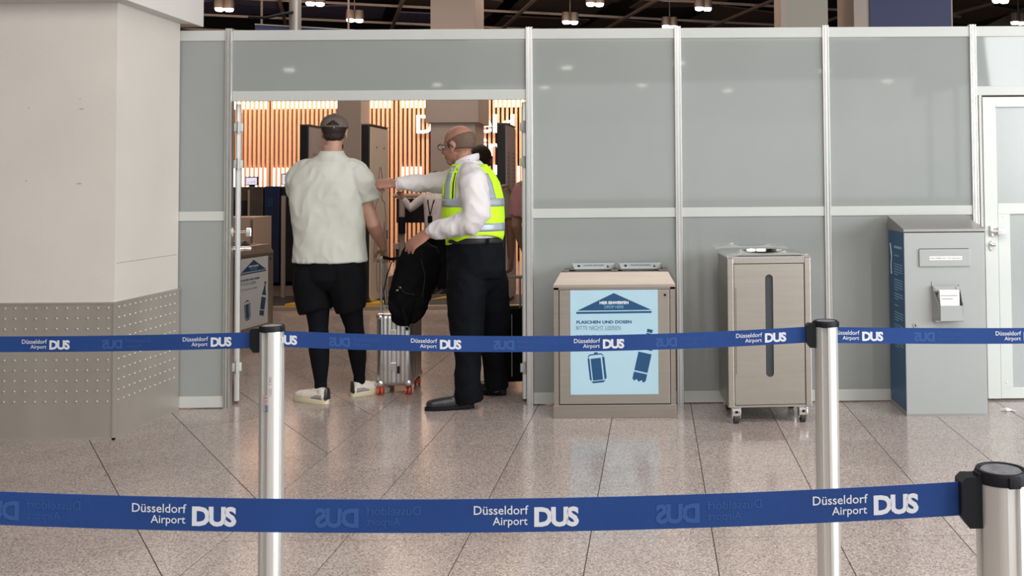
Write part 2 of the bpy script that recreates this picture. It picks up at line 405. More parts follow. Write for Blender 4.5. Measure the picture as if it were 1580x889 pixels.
# ---- open ceiling grid seen over the partition
cg = struct_root('trim_1', 'open metal grid hanging below the dark ceiling')
GA = R(18.5); ga = Vector((math.cos(GA), math.sin(GA))); gb = Vector((-math.sin(GA), math.cos(GA)))
def bar(c, d, L, w_, h_, z):
    n_ = Vector((-d.y, d.x)); a = c-d*L/2; b = c+d*L/2
    return MB().slab([tuple(a-n_*w_/2), tuple(b-n_*w_/2), tuple(b+n_*w_/2), tuple(a+n_*w_/2)], z, z+h_)
for k, cc in enumerate((-3.3, -.95, 1.4, 3.92, 6.3, 8.6, 10.9, 13.2)):
    bar(ga*cc+gb*20.5, gb, 9.5, .07, .05, 5.2).build('beam', M['beam'], cg, smooth=False)
for k, cc in enumerate((16.5, 18.75, 20.95, 23.15, 25.3)):
    bar(ga*4.2+gb*cc, ga, 19, .04, .05, 5.24).build('beam', M['beam'], cg, smooth=False)
rnd = random.Random(4)
for i in range(8):
    for j in range(4):
        if rnd.random() < .25: continue
        a0 = (-3.3, -.95, 1.4, 3.92, 6.3, 8.6, 10.9, 13.2)[i]; b0 = (16.5, 18.75, 20.95, 23.15)[j]
        tilt = rnd.uniform(-.12, .12); z0 = 5.52+rnd.uniform(0, .12)
        p = [ga*(a0+.1)+gb*(b0+.1), ga*(a0+2.2)+gb*(b0+.1), ga*(a0+2.2)+gb*(b0+2.05), ga*(a0+.1)+gb*(b0+2.05)]
        m_ = MB(); zz = [z0-tilt, z0+tilt, z0+tilt, z0-tilt]
        m_.add([(q.x, q.y, z) for q, z in zip(p, zz)]+[(q.x, q.y, z+.03) for q, z in zip(p, zz)], [(3, 2, 1, 0), (4, 5, 6, 7), (0, 1, 5, 4), (1, 2, 6, 5), (2, 3, 7, 6), (3, 0, 4, 7)])
        m_.build('ceiling_panel', M['ceil_violet'] if p[0].x < -5.3 else M['ceil_brown'], cg, smooth=False)

# downlights under the grid: the ones in view and the rows over the hall behind the viewer
def downlight(label, group=None):
    t = thing('downlight', label, 'lamp', (0, 0, 0), 0, group)
    for k, (dx, dy) in enumerate(((-.08, 0), (.08, .05))):
        h = MB().lathe((dx, dy, 0), [(.02, .20), (.085, .19), (.095, .10), (.095, 0), (.085, 0), (.085, .03)], 20).build('lamp_housing', M['beam'], t)
        MB().lathe((dx, dy, .02), [(0, -.075), (.060, -.07), (.078, -.05), (.080, 0), (.094, .002), (.094, .02)], 20).build('lens', M['down'], h)
    MB().tube([(0, 0, .17), (0, 0, 1.0)], .010, 8).build('hanger', M['beam'], t)
    return t
def singles(x):
    return x
spots = [((-8.19, 18.44), 'twin downlight above the partition beside the white pillar'),
 ((-6.10, 19.76), 'twin downlight above the partition, over the header of the doorway'),
 ((-6.28, 17.95), 'twin downlight cut by the top of the photo, right of the grey post'),
 ((-1.09, 18.21), 'twin downlight at the top edge right of the beige column'),
 ((-1.73, 20.2), 'lower twin downlight right of the beige column, just above the partition'),
 ((.98, 18.76), 'upper twin downlight left of the olive column'),
 ((.36, 20.87), 'lower twin downlight left of the olive column, touching the partition edge'),
 ((7.83, 20.72), 'lower twin downlight at the far right above the white door'),
 ((6.56, 18.2), 'twin downlight at the top right cut by the photo edge')]
dl = None
for (x, y), lab in spots:
    o = downlight(lab) if dl is None else copy_tree(dl)
    dl = dl or o; o['label'] = lab; o.location = (x, y, 4.9)
for i, (x, y) in enumerate([(-9.9, -15.2), (-6.5, -19.5), (-1.9, -15), (-3.0, -20.5), (.35, -20), (1.3, -14), (5.8, -16), (-10.2, -8.5), (3.5, -22), (8.5, -19)]):
    o = copy_tree(dl); o.location = (x, y, 4.9); o['label'] = 'twin downlight of the hall behind the viewer, seen only as a glint on the panels'; o['group'] = 'hall downlights behind the viewer'

# ---- pillar
PX, PF, PB = -3.165, 5.715, 6.475
pl = struct_root('pillar', 'white square pillar with studded steel cladding at its foot', (-3.58, 6.1, 0))
MB().box(-3.99, PX, PF, PB, .79, 2.56).build('shaft', M['plaster'], pl, smooth=False, world=True)
MB().box(-3.99, PX-.004, PF+.004, PB, 2.55, 5.9).build('upper_shaft', M['plaster'], pl, smooth=False, world=True)
MB().box(-6.0, -3.075, PF-.1, 6.62, 2.56, 3.5, .004).build('capital', M['plaster_clean'], pl, smooth=False, world=True)
MB().box(-4.0, PX+.012, PF-.012, PB, .004, .789, .003).build('cladding', M['cladding'], pl, smooth=False, world=True)
t = MB(); t.box(PX+.004, PX+.018, PF-.018, PF-.004, 0, .795); t.box(-4.0, PX+.016, PF-.016, PB, .786, .796); t.box(-4.0, PX+.018, PF-.018, PB, 0, .012)
t.build('edge_trim', M['stud'], pl, smooth=False, world=True)
t = MB()
def stud(c, nrm):
    a = Vector((0, 0, 1)); b = a.cross(nrm); vs = []
    for rr, h in ((.0070, 0), (.0052, .004), (.0018, .0058)):
        for k in range(8): vs.append(c+a*rr*math.cos(k*PI/4)+b*rr*math.sin(k*PI/4)+nrm*h)
    t.add(vs, [(i*8+k, i*8+(k+1) % 8, (i+1)*8+(k+1) % 8, (i+1)*8+k) for i in range(2) for k in range(8)]+[tuple(range(16, 24))])
for r_ in range(10):
    z = .763-.0602*r_
    for k in range(13): stud(Vector((PX-.028-.0603*k, PF-.012, z)), Vector((0, -1, 0)))
    for k in range(12): stud(Vector((PX+.012, PF+.035+.0603*k, z)), Vector((1, 0, 0)))
t.build('studs', M['stud'], pl, kind='stuff', world=True)
t = MB()
for x, z, w_, h_ in ((-3.37, 1.93, .035, .008), (-3.38, 1.49, .035, .009), (-3.68, 1.94, .012, .01), (-3.69, 1.51, .012, .01), (-3.38, 1.99, .02, .006)):
    t.prism([(x-w_/2, z), (x-w_/6, z-h_/2), (x+w_/2, z-h_/4), (x+w_/4, z+h_/2), (x-w_/5, z+h_/3)], PF-.0008, PF+.001)
t.build('scuff', M['scuff'], pl, smooth=False, world=True)

MB().box(PX-.001, PX+.0005, PF+.02, PB-.02, 1.018, 1.023).build('paint_seam', M['scuff'], pl, smooth=False, world=True)

# ---- partition of panels between aluminium posts
def WY(x): return 6.535+.014*x
wall_y = WY
HT = 2.515
pt = struct_root('wall_partition', 'grey laminate panels framed by white rails and aluminium posts', (0, 6.535, 0), math.atan(.014))
def pbox(mb, x0, x1, a, b, z0, z1, bev=0):     # x measured along the wall, a..b depth from its face line
    return mb.box(x0, x1, a, b, z0, z1, bev)
def post(x):
    t = MB(); q = []
    prof = [(-.0235, .022), (-.0235, -.014), (-.020, -.020), (-.0155, -.020), (-.0145, -.002), (-.0065, -.002), (-.0055, -.020), (.0055, -.020), (.0065, -.002), (.0145, -.002), (.0155, -.020), (.020, -.020), (.0235, -.014), (.0235, .022)]
    t.slab([(x+a, b) for a, b in prof], 0, HT+.012)
    t.build('post', M['alu'], pt, smooth=False)
for x in (-2.842, -.835, .165, 1.165, 2.165): post(x)
def rail(x0, x1, z0, z1): pbox(MB(), x0, x1, -.010, .020, z0, z1, .003).build('rail', M['rail'], pt, smooth=False)
def panel(x0, x1, z0, z1): pbox(MB(), x0, x1, -.002, .008, z0, z1).build('panel', M['panel'], pt, smooth=False)
def bay(x0, x1):
    x0 += .0235; x1 -= .0235
    rail(x0, x1, 2.445, HT); panel(x0, x1, 1.302, 2.446); rail(x0, x1, 1.240, 1.303); panel(x0, x1, .080, 1.241); rail(x0, x1, .006, .081)
bay(-3.22, -2.842); bay(-.835, .165); bay(.165, 1.165); bay(1.165, 2.165)
rail(-2.818, -.859, 2.445, HT); panel(-2.818, -.859, 2.105, 2.446); rail(-2.818, -.859, 2.038, 2.106)
# over the white door
rail(2.189, 3.1, 2.445, HT); panel(2.189, 3.1, 2.106, 2.446); rail(2.189, 3.1, 2.045, 2.107)
post(3.16)
bay(3.16, 4.16); bay(4.16, 5.16); post(4.16); post(5.16)

# white door in the partition
d1 = struct_root('door_1', 'closed white door with grey infill and nickel latch', (2.19, 6.568, 0), math.atan(.014))
f_ = MB(); W = .93
f_.box(.03, .118, -.022, .018, .012, 2.033, .002); f_.box(.118, W, -.022, .018, 1.965, 2.033, .002)
f_.box(W-.09, W, -.022, .018, .012, 1.965, .002)
f_.build('door_frame', M['doorwhite'], d1, smooth=False)
g_ = MB(); g_.box(.12, W-.09, -.020, .016, 1.243, 1.315, .002); g_.box(.12, .200, -.020, .016, .08, 1.243, .002); g_.box(.12, W-.09, -.020, .016, .012, .085, .002)
g_.box(W-.17, W-.09, -.02, .016, .085, 1.243, .002)
g_.build('lower_frame', M['doorwhite'], d1, smooth=False)
MB().box(.118, W-.09, -.004, .006, 1.31, 1.97).build('infill', M['doorpanel'], d1, smooth=False)
MB().box(.198, W-.17, -.004, .006, .08, 1.25).build('infill', M['doorpanel'], d1, smooth=False)
MB().box(.010, .028, -.012, .02, 0, 2.045).build('door_jamb', M['doorwhite'], d1, smooth=False)
h_ = MB().box(.058, .085, -.036, -.022, 1.095, 1.165, .004).build('latch', M['handle'], d1)
MB().tube([(.072, -.036, 1.128), (.072, -.055, 1.128), (.10, -.058, 1.128)], [.012, .012, .012], 12).build('latch_neck', M['chrome'], h_)
MB().box(.098, .155, -.075, -.045, 1.106, 1.152, .006).build('latch_knob', M['doorwhite'], h_)
k_ = MB(); k_.tube([(.071, -.020, 1.030), (.071, -.032, 1.030)], [(.034, .019), (.032, .017)], 20, ref=(0, 0, 1)); k_.build('lock_rosette', M['handle'], d1)
MB().tube([(.071, -.03, 1.038), (.071, -.052, 1.038), (.088, -.056, 1.038)], .011, 12).build('lock_cylinder', M['chrome'], d1)
for x, z in ((.158, 1.222), (.158, .12)): MB().tube([(x, -.020, z), (x, -.024, z)], .006, 10).build('screw', M['handle'], d1)

# the two door leaves swung open behind the doorway, seen edge-on
def leaf(name, hx, hy, ang, lab, side):
    d = struct_root(name, lab, (hx, hy, 0), ang)          # leaf runs along local +x
    t = MB(); L = .94
    for a, b in ((0, .05), (L-.05, L)): t.box(a, b, -.016, .016, .02, 2.03, .002)
    for a, b in ((.02, .09), (1.24, 1.30), (1.97, 2.03)): t.box(.05, L-.05, -.014, .014, a, b, .002)
    t.build('leaf_frame', M['rail'], d, smooth=False)
    t = MB(); t.box(.05, L-.05, -.004, .004, .09, 1.24); t.build('infill', M['panel'], d, smooth=False)
    t = MB(); t.box(.05, L-.05, -.004, .004, 1.30, 1.97); t.build('infill', M['panel'], d, smooth=False)
    for z in ((1.86, 1.62, .23) if side else (1.87, 1.62, .25)):
        t = MB(); t.box(-.02, .012, -.030, .030, z-.028, z+.028, .003); t.tube([(-.024, 0, z-.04), (-.024, 0, z+.04)], .009, 10); t.build('hinge', M['rail'], d)
    t = MB(); t.box(-.006, .0, -.008, .008, .02, 2.03); t.build('edge_strip', M['alu'], d, smooth=False)
    return d
a1 = math.atan2(6.6, -2.76); dl1 = leaf('door_2', -2.832, 6.62, a1, 'left open leaf of the doorway seen edge-on', 0)
for sy in (-1, 1):
    t = MB(); t.tube([(.03, sy*.016, 1.155), (.03, sy*.055, 1.155)], .010, 10)
    t.box(.0, .05, min(sy*.05, sy*.085), max(sy*.05, sy*.085), 1.125, 1.185, .006); t.build('latch', M['handle'], dl1)
for sy in (-1, 1): MB().tube([(.03, sy*.014, 1.04), (.03, sy*.045, 1.045), (.03, sy*.085, 1.04)], [.02, .016, .014], 12).build('lock_cylinder', M['chrome'], dl1)
a2 = math.atan2(6.6, -.90); leaf('door_3', -.884, 6.62, a2, 'right open leaf of the doorway seen edge-on', 1)

# ================================================================== BARRIERS
def stanchion(x, y, turn, label, detail=True, right_holder=False):
    t = thing('barrier_post', label, 'barrier post', (x, y, 0))
    Rr = .0393; pts = []
    for k in range(4):
        c = R(-90+turn)+k*PI/2                       # slot centre
        for a, r_ in ((-.27, Rr), (-.25, Rr-.007), (.25, Rr-.007), (.27, Rr)): pts.append((r_*math.cos(c+a), r_*math.sin(c+a)))
        for q in range(1, 12): a = .27+(PI/2-.54)*q/12; pts.append((Rr*math.cos(c+a), Rr*math.sin(c+a)))
    MB().slab(pts, .02, .984).build('tube', M['alu_post'], t, ang=25)
    b = MB(); b.lathe((0, 0, 0), [(0, .0), (.17, 0), (.175, .006), (.165, .016), (.06, .03), (.045, .034), (0, .034)], 48); b.build('base', M['cladding'], t)
    c = MB(); c.lathe((0, 0, 0), [(0, .980), (.0402, .980), (.0405, .994), (.0385, .999), (.034, .999), (.033, .997)], 48)
    cp = c.build('cap', M['black_plastic'], t)
    d = MB().lathe((0, 0, 0), [(.033, .9955), (.030, .998), (.012, .9985), (0, .9985)], 40).build('cap_disc', M['cap_top'], cp)
    for k in range(4):
        MB().box(.034, .0432, -.0095, .0095, .979, .996, .001).xf(Matrix.Rotation(R(-90+turn)+k*PI/2, 4, 'Z')).build('clip_slot', M['black_plastic'], cp)
    for s in ((-1, 1) if right_holder else (-1,)):
        h = MB(); x0, x1 = (-.068, -.030) if s < 0 else (.030, .068)
        pr = [(-.068, .928), (-.056, .911), (-.030, .911), (-.030, .990), (-.060, .990), (-.068, .982)]
        h.prism([(a if s < 0 else -a, z) for a, z in pr], -.017, .017)
        h.build('belt_holder', M['black_plastic'], t, smooth=False)
    return t
s1 = stanchion(-1.270, 3.24, -14, 'aluminium barrier post in front of the open doorway')
# small stamp on its tube: OKT 2021
P, F = text2d('OKT  2021', 0, .062, 0, .0085)
st = MB(); rr = .0397
def on_tube(P, zt, a0):
    return [(rr*math.sin(a0+(-v)/rr), -rr*math.cos(a0+(-v)/rr), zt-u) for u, v in P]
st.add(on_tube(P, .835, .36), F); st.build('stamp', M['line'], s1, smooth=False)
P, F = text2d('DUS', 0, .020, 0, .011, bold=.03); st = MB(); st.add(on_tube(P, .742, .10), F); st.build('stamp_mark', M['navy'], s1, smooth=False)
P, F = text2d('III', 0, .026, 0, .009); st = MB(); st.add(on_tube(P, .775, .10), F); st.build('stamp_mark', mat('stamp_pink', (.6, .22, .25), .5), s1, smooth=False)
stanchion(.567, 3.25, -16, 'aluminium barrier post in front of the wheeled steel cabinet')
stanchion(.545, 1.555, 10, 'nearest aluminium barrier post at the lower right corner', right_holder=True)
for x, y in ((-3.05, 3.34), (2.42, 3.34), (-1.32, 1.57)):
    o = stanchion(x, y, -14, 'barrier post outside the photo holding the far end of a belt'); o['group'] = 'barrier posts beyond the frame'

def belt(label, x0, x1, y0, y1, z0, kl, kr, xm, prints, ghosts, skip_text=()):
    """retractable belt between posts: sagging webbing, lettering printed on it"""
    t = thing('barrier_belt', label, 'belt', ((x0+x1)/2, (y0+y1)/2, 0))
    def yy(x): return y0+(y1-y0)*(x-x0)/(x1-x0)
    def zz(x): k = kl if x < xm else kr; return z0+k[0]*abs((x-xm)/k[1])**2
    H2 = .0262; n = 60; vs = []
    for i in range(n+1):
        x = x0+(x1-x0)*i/n
        for dy, dz in ((-.0008, -H2), (-.0008, H2), (.0008, H2), (.0008, -H2)): vs.append((x, yy(x)+dy, zz(x)+dz))
    m_ = MB(); m_.add(vs, [(i*4+k, i*4+(k+1) % 4, i*4+4+(k+1) % 4, i*4+4+k) for i in range(n) for k in range(4)]+[(0, 1, 2, 3), (n*4+3, n*4+2, n*4+1, n*4)])
    m_.build('webbing', M['belt'], t, world=True, smooth=False)
    def put(strs, s, mt, nm):
        q = MB()
        for txt, a, b, lo, hi, kw in strs:
            P_, F_ = text2d(txt, a, b, lo, hi, **kw)
            q.add([(s+u, yy(s+u)-.0014, zz(s+u)+v) for u, v in P_], F_)
        q.build(nm, mt, t, world=True, smooth=False)
    for s in prints:
        if s not in skip_text:
            put([('Düsseldorf', 0, .0867, .0017, .0158, dict(bold=.006)), ('Airport', .0300, .0853, -.0188, -.0022, dict(bold=.006))], s, M['belt_print'], 'lettering')
        put([('DUS', .0958, .1667, -.0185, .0130, dict(bold=.045, space=.86))], s, M['belt_print'], 'logo_lettering')
    for s in ghosts:
        put([('DUS', 0, .0700, -.0185, .0130, dict(bold=.045, space=.86, mirror=True)), ('Düsseldorf', .0810, .1680, .0017, .0158, dict(mirror=True)), ('Airport', .0825, .136, -.0188, -.0022, dict(mirror=True))], s, M['belt_ghost'], 'faint_lettering')
    return t
belt('nearest blue belt printed Düsseldorf Airport DUS, crossing the bottom of the photo', -1.28, .479, 1.57, 1.555, .929, (.0225, .83), (.0235, .83), -.35, (-.8345, -.290, .247), (-1.085, -.543, -.002))
belt('blue printed belt between the two middle posts, across the doorway and steel bin', -1.23, .500, 3.24, 3.25, .929, (.0225, .85), (.0225, .84), -.35, (-1.353, -.810, -.270, .268), (-1.082, -.538, .001), (-1.353,))
belt('blue printed belt running left from the doorway post across the pillar', -3.02, -1.337, 3.34, 3.24, .9345, (.0165, .9), (.0165, .94), -2.25, (-2.128, -1.572), (-1.85,))
belt('blue printed belt running right from the post past the grey box', .606, 2.352, 3.25, 3.34, .9365, (.0145, .93), (.015, .9), 1.5, (.592, 1.14, 1.68), (.862, 1.41))

# ================================================================== RECYCLING BINS
def recycling_bin(label, loc, rz, pale=False):
    t = thing('recycling_bin', label, 'bin', loc, rz)      # local: front face y=0, x -.38..+.38
    w_, D = .381, .355
    MB().box(-w_-.005, w_+.005, -.004, D+.004, 0, .082, .002).build('plinth', M['steel'], t, smooth=False)
    b = MB(); b.box(-w_, -w_+.030, 0, D, .08, .815); b.box(w_-.030, w_, 0, D, .08, .815); b.box(-w_, w_, .02, D, .08, .815); b.box(-w_, w_, 0, D, .801, .815)
    b.build('body', M['steel'], t, smooth=False)
    MB().box(-w_+.028, w_-.028, .012, .022, .082, .803).build('shadow_gap', M['dark_gap'], t, smooth=False)
    dr = MB().box(-w_+.035, w_-.035, -.002, .014, .088, .797, .002).build('door', M['steel_light'], t, smooth=False)
    h = MB(); x = w_-.063
    h.tube([(x, -.002, .765), (x, -.006, .765)], .008, 16).build('lock', M['black_plastic'], dr)
    # tapering hood with two slots
    hd = MB(); vs = []
    for z, a, y0, y1 in ((.815, w_+.004, -.004, D+.004), (.832, w_+.002, -.002, D+.002), (.909, w_-.042, .020, D-.055)):
        vs += [(-a, y0, z), (a, y0, z), (a, y1, z), (-a, y1, z)]
    hd.add(vs, [(3, 2, 1, 0)]+[(i*4+k, i*4+(k+1) % 4, i*4+4+(k+1) % 4, i*4+4+k) for i in range(2) for k in range(4)])
    a = w_-.042
    for x0, x1 in ((-a, -.30), (-.025, .015), (.28, a)): hd.box(x0, x1, .055, D-.055, .903, .909)
    hd.box(-a, a, .020, .085, .903, .909); hd.box(-a, a, D-.09, D-.055, .903, .909)
    hd.build('hood', M['steel'], t, smooth=False)
    for k, (x0, x1) in enumerate(((-.285, -.008), (.022, .298))):
        c = MB(); ins = .018
        c.add([(x0, D-.10, .945), (x1, D-.10, .945), (x1-ins, D-.07, .895), (x0+ins, D-.07, .895), (x0, D-.098, .946), (x1, D-.098, .946), (x1-ins, D-.068, .896), (x0+ins, D-.068, .896)],
              [(0, 1, 2, 3), (7, 6, 5, 4), (0, 4, 5, 1), (1, 5, 6, 2), (2, 6, 7, 3), (3, 7, 4, 0)])
        cr = c.build('slot_card', M['card'], t, smooth=False)
        q = MB(); P, F = text2d('FLASCHEN UND DOSEN', x0+.075, x1-.072, .928, .937)
        q.add([(x, D-.1008+(.945-z)*.6, z) for x, z in P], F)
        q.build('card_lettering', M['navy'], cr, smooth=False)
        q = MB()
        for px_, tri in ((x0+.042, 0), (x1-.045, 1)):
            pp = [(px_-.008, .918), (px_+.008, .918), (px_, .936)] if tri else [(px_-.008, .935), (px_-.009, .928), (px_, .918), (px_+.009, .928), (px_+.008, .935)]
            q.add([(x, D-.1008+(.945-z)*.6, z) for x, z in pp], [tuple(range(len(pp)))])
        q.build('card_icon', M['navy'], cr, smooth=False)
        q = MB()
        for xa, xb in ((x0, x0-.012), (x1, x1+.012)):
            q.add([(xa, D-.10, .944), (xb, D-.16, .905), (xa, D-.07, .905)], [(0, 1, 2)]); q.add([(xa, D-.099, .944), (xb, D-.159, .905), (xa, D-.069, .905)], [(0, 1, 2)])
        q.build('slot_flap', M['steel_light'], t, smooth=False)
    # poster
    X0, X1, Z0, Z1 = -.277, .273, .147, .799
    po = MB().box(X0, X1, -.0035, -.002, Z0, Z1).build('poster', M['poster_far' if pale else 'poster'], dr, smooth=False)
    y = -.0042; q = MB()
    def U(px_, py_): return (X0+(px_-135)/468*(X1-X0), Z1-(py_-155)/562*(Z1-Z0))      # poster design grid
    q.add([(u, y, v) for u, v in (U(172, 266), U(568, 264), U(368, 172))], [(0, 1, 2)])
    q.add([(u, y, v) for u, v in (U(167, 283), U(569, 281), U(569, 270), U(167, 272))], [(0, 1, 2, 3)])
    q.build('arrow_print', M['navy'], po, smooth=False); q = MB()
    def rot(cx, cy, pts, a):
        return [(cx+x_*math.cos(a)-y_*math.sin(a), cy+x_*math.sin(a)+y_*math.cos(a)) for x_, y_ in pts]
    def addp(pts): q.add([(U(*p)[0], y, U(*p)[1]) for p in pts], [tuple(range(len(pts)))])
    ca = R(-6)
    addp(rot(276, 580, [(-28, -58), (26, -58), (26, 60), (-28, 60)], ca)); addp(rot(276, 580, [(-44, -62), (-34, -62), (-34, 60), (-44, 54)], ca)); addp(rot(276, 580, [(34, -62), (46, -62), (46, 54), (34, 60)], ca))
    addp(rot(276, 580, [(-42, -70), (-32, -82), (32, -82), (42, -70), (40, -66), (30, -76), (-30, -76), (-40, -66)], ca)); addp(rot(276, 580, [(-38, 64), (38, 64), (28, 74), (-28, 74)], ca))
    addp(rot(270, 494, [(-10, -4), (10, -4), (10, 4), (-10, 4)], ca))
    q.build('can_print', M['navy'], po, smooth=False); q = MB()
    ba = R(13)
    B_ = (518, 560)
    for pts in ([(-16, -196), (14, -196), (14, -178), (-16, -178)], [(-16, -174), (14, -174), (14, -168), (-16, -168)], [(-12, -163), (10, -163), (16, -130), (36, -84), (-36, -84), (-17, -130)],
                [(-36, -66), (36, -66), (36, 36), (-36, 36)], [(-36, 44), (36, 44), (36, 82), (24, 92), (14, 80), (0, 92), (-14, 80), (-24, 92), (-36, 82)]):
        addp(rot(B_[0], B_[1], pts, ba))
    q.build('bottle_print', M['navy'], po, smooth=False)
    y -= .0006; q = MB()
    q2 = MB(); a, b = U(292, 232), U(446, 216); text(q2, 'HIER EINWERFEN', a[0], b[0], a[1], b[1], y, bold=.03); q2.build('poster_lettering', M['white_print'], po, smooth=False)
    q2 = MB(); a, b = U(318, 254), U(420, 239); text(q2, 'DROP HERE', a[0], b[0], a[1], b[1], y); q2.build('poster_lettering', M['pale_print'], po, smooth=False)
    q2 = MB(); a, b = U(168, 336), U(462, 319); text(q2, 'FLASCHEN UND DOSEN', a[0], b[0], a[1], b[1], y, bold=.03); q2.build('poster_lettering', M['navy'], po, smooth=False)
    q2 = MB(); a, b = U(166, 368), U(404, 348); text(q2, 'BITTE NICHT LEEREN', a[0], b[0], a[1], b[1], y)
    a, b = U(236, 371), U(404, 370); q2.add([(a[0], y, a[1]), (b[0], y, a[1]), (b[0], y, b[1]), (a[0], y, b[1])], [(0, 1, 2, 3)])
    a, b = U(166, 412), U(420, 396); text(q2, 'BOTTLES AND CANS', a[0], b[0], a[1], b[1], y)
    q2.build('poster_lettering', M['navy_soft'], po, smooth=False)
    return t
recycling_bin('steel recycling bin with pale blue bottle and can poster, against the grey partition', (-.256, 6.14, 0), .0)
recycling_bin('steel recycling bin turned sideways just inside the doorway, behind the left door leaf', (-3.815, 9.27, 0), R(84), True)

# ---- wheeled steel cabinet with a slotted door
t = thing('wheeled_cabinet', 'tall steel waste cabinet on castors with a slotted door', 'cabinet', (.695, 5.945, 0), R(3))
w_, D, Z0, Z1 = .256, .47, .104, 1.026
b = MB(); b.box(-w_, w_, .03, D, Z0, Z1-.02)
for x0, x1 in ((-w_, -w_+.038), (w_-.038, w_)): b.box(x0, x1, 0, .05, Z0, Z1-.012, .004)
b.box(-w_+.038, w_-.038, .002, .03, Z1-.052, Z1-.012); b.box(-w_+.038, w_-.038, .004, .03, Z0, Z0+.012)
b.build('body', M['steel_light'], t, smooth=False)
MB().box(-w_+.036, w_-.036, .018, .034, Z0+.01, Z1-.05).build('shadow_gap', M['dark_gap'], t, smooth=False)
# door with a real slot
dm = MB(); sx, za, zb, rx = .0, .285, .905, .024; X0, X1, zl, zh = -w_+.042, w_-.042, Z0+.016, Z1-.057
outer = [(X1, (za+zb)/2)]; inner = [(rx, (za+zb)/2)]
inner = []; outer = []
N = 16
for k in range(N+1): a = PI*k/N; inner.append((rx*math.cos(a), zb-rx+rx*math.sin(a))); outer.append((X1+(X0-X1)*k/N, zh))
for k in range(N+1): a = PI+PI*k/N; inner.append((rx*math.cos(a), za+rx+rx*math.sin(a))); outer.append((X0+(X1-X0)*k/N, zl))
n = len(inner); vs = [(x, .003, z) for x, z in outer]+[(x, .003, z) for x, z in inner]+[(x, .016, z) for x, z in outer]+[(x, .016, z) for x, z in inner]
fs = []
for k in range(n):
    j = (k+1) % n; fs += [(k, j, n+j, n+k), (2*n+k, 3*n+k, 3*n+j, 2*n+j), (n+k, n+j, 3*n+j, 3*n+k), (k, 2*n+k, 2*n+j, j)]
dm.add(vs, fs); dm.build('door', M['steel_light'], t, smooth=False)
MB().box(-.03, .03, .017, .02, za-.01, zb+.01).build('slot_window', mat('slot_glass', (.035, .045, .05), .12), t, smooth=False)
MB().prism([(-w_+.05, Z0+.2), (-w_+.052, Z0+.2), (-w_+.052, Z1-.2), (-w_+.05, Z1-.2)], 0, .001).build('door_edge', M['dark_gap'], t, smooth=False)
tp = MB(); nn = 36; cx, cy, ra = 0.0, D/2, .155; vs = []
def sq(a, z, k): c, s_ = math.cos(a), math.sin(a); m_ = max(abs(c), abs(s_)); return (c/m_*k*w_, D/2+s_/m_*(D/2+(k-1)*.2), z)
for k in range(nn): vs.append(sq(2*PI*k/nn+PI/4, Z1-.022, 1.0))
for k in range(nn): vs.append(sq(2*PI*k/nn+PI/4, Z1-.010, 1.0))
for k in range(nn): vs.append(sq(2*PI*k/nn+PI/4, Z1, .94))
for r_, z in ((ra+.012, Z1), (ra, Z1+.014), (ra-.01, Z1+.012), (ra-.02, Z1-.04), (0.001, Z1-.07)):
    for k in range(nn): a = 2*PI*k/nn+PI/4; vs.append((cx+r_*math.cos(a), cy+r_*math.sin(a), z))
tp.add(vs, [(i*nn+k, i*nn+(k+1) % nn, (i+1)*nn+(k+1) % nn, (i+1)*nn+k) for i in range(7) for k in range(nn)])
tp.build('top_with_round_opening', M['chrome'], t, ang=50)
for x, y in ((-.205, .05), (.205, .05), (-.205, D-.05), (.205, D-.05)):
    c = MB(); c.box(x-.034, x+.034, y-.03, y+.03, Z0-.006, Z0, .001)
    c.box(x-.026, x-.020, y-.028, y+.028, .035, Z0-.006); c.box(x+.020, x+.026, y-.028, y+.028, .035, Z0-.006); c.box(x-.026, x+.026, y-.036, y-.028, .05, Z0-.008, .002)
    cc = c.build('castor', M['chrome'], t)
    MB().tube([(x-.014, y, .038), (x+.014, y, .038)], .038, 24).build('wheel', M['rubber'], cc)
    MB().box(x-.009, x+.009, y-.0375, y-.0355, .066, .082).build('brake_mark', M['black_plastic'], cc, smooth=False)

# ---- grey drop box with sloping lid
t = thing('drop_box', 'tall grey metal drop box with leaflet holder and blue printed side, beside the white door', 'box', (1.818, 6.118, 0), R(.6))
w_, D = .254, .385
MB().box(-w_, w_, 0, D, .006, 1.150, .003).build('body', M['greybox'], t, smooth=False)
MB().box(-w_-.001, w_+.001, -.002, D, 0, .016).build('foot_rim', M['greybox_lid'], t, smooth=False)
l = MB(); l.add([(-w_-.004, -.008, 1.150), (w_+.004, -.008, 1.150), (w_+.004, D+.002, 1.150), (-w_-.004, D+.002, 1.150), (-w_-.004, -.008, 1.166), (w_+.004, -.008, 1.166), (w_+.004, D+.002, 1.240), (-w_-.004, D+.002, 1.240)],
    [(3, 2, 1, 0), (4, 5, 6, 7), (0, 1, 5, 4), (1, 2, 6, 5), (2, 3, 7, 6), (3, 0, 4, 7)]); l.build('lid', M['greybox_lid'], t, smooth=False)
MB().box(-w_+.002, w_-.002, -.0015, .002, 1.143, 1.150).build('lid_gap', M['dark_gap'], t, smooth=False)
sp = MB().box(-w_-.0015, -w_, .004, D-.006, .03, 1.145).build('side_poster', M['side_blue'], t, smooth=False)
q = MB()                       # rows of fine print on the side, too small to read
def row(yc0, yc1, z, h): q.add([(-w_-.0021, yc1, z), (-w_-.0021, yc0, z), (-w_-.0021, yc0, z+h), (-w_-.0021, yc1, z+h)], [(0, 1, 2, 3)])
rnd = random.Random(3)
z = 1.05
row(.05, .24, 1.035, .016); row(.12, .235, .985, .007)
for blk in ((.93, 5), (.83, 5), (.74, 3), (.665, 1), (.62, 4), (.54, 5), (.45, 4)):
    for k in range(blk[1]): row(.04 if k < blk[1]-1 else .15, .245, blk[0]-k*.0165, .0055)
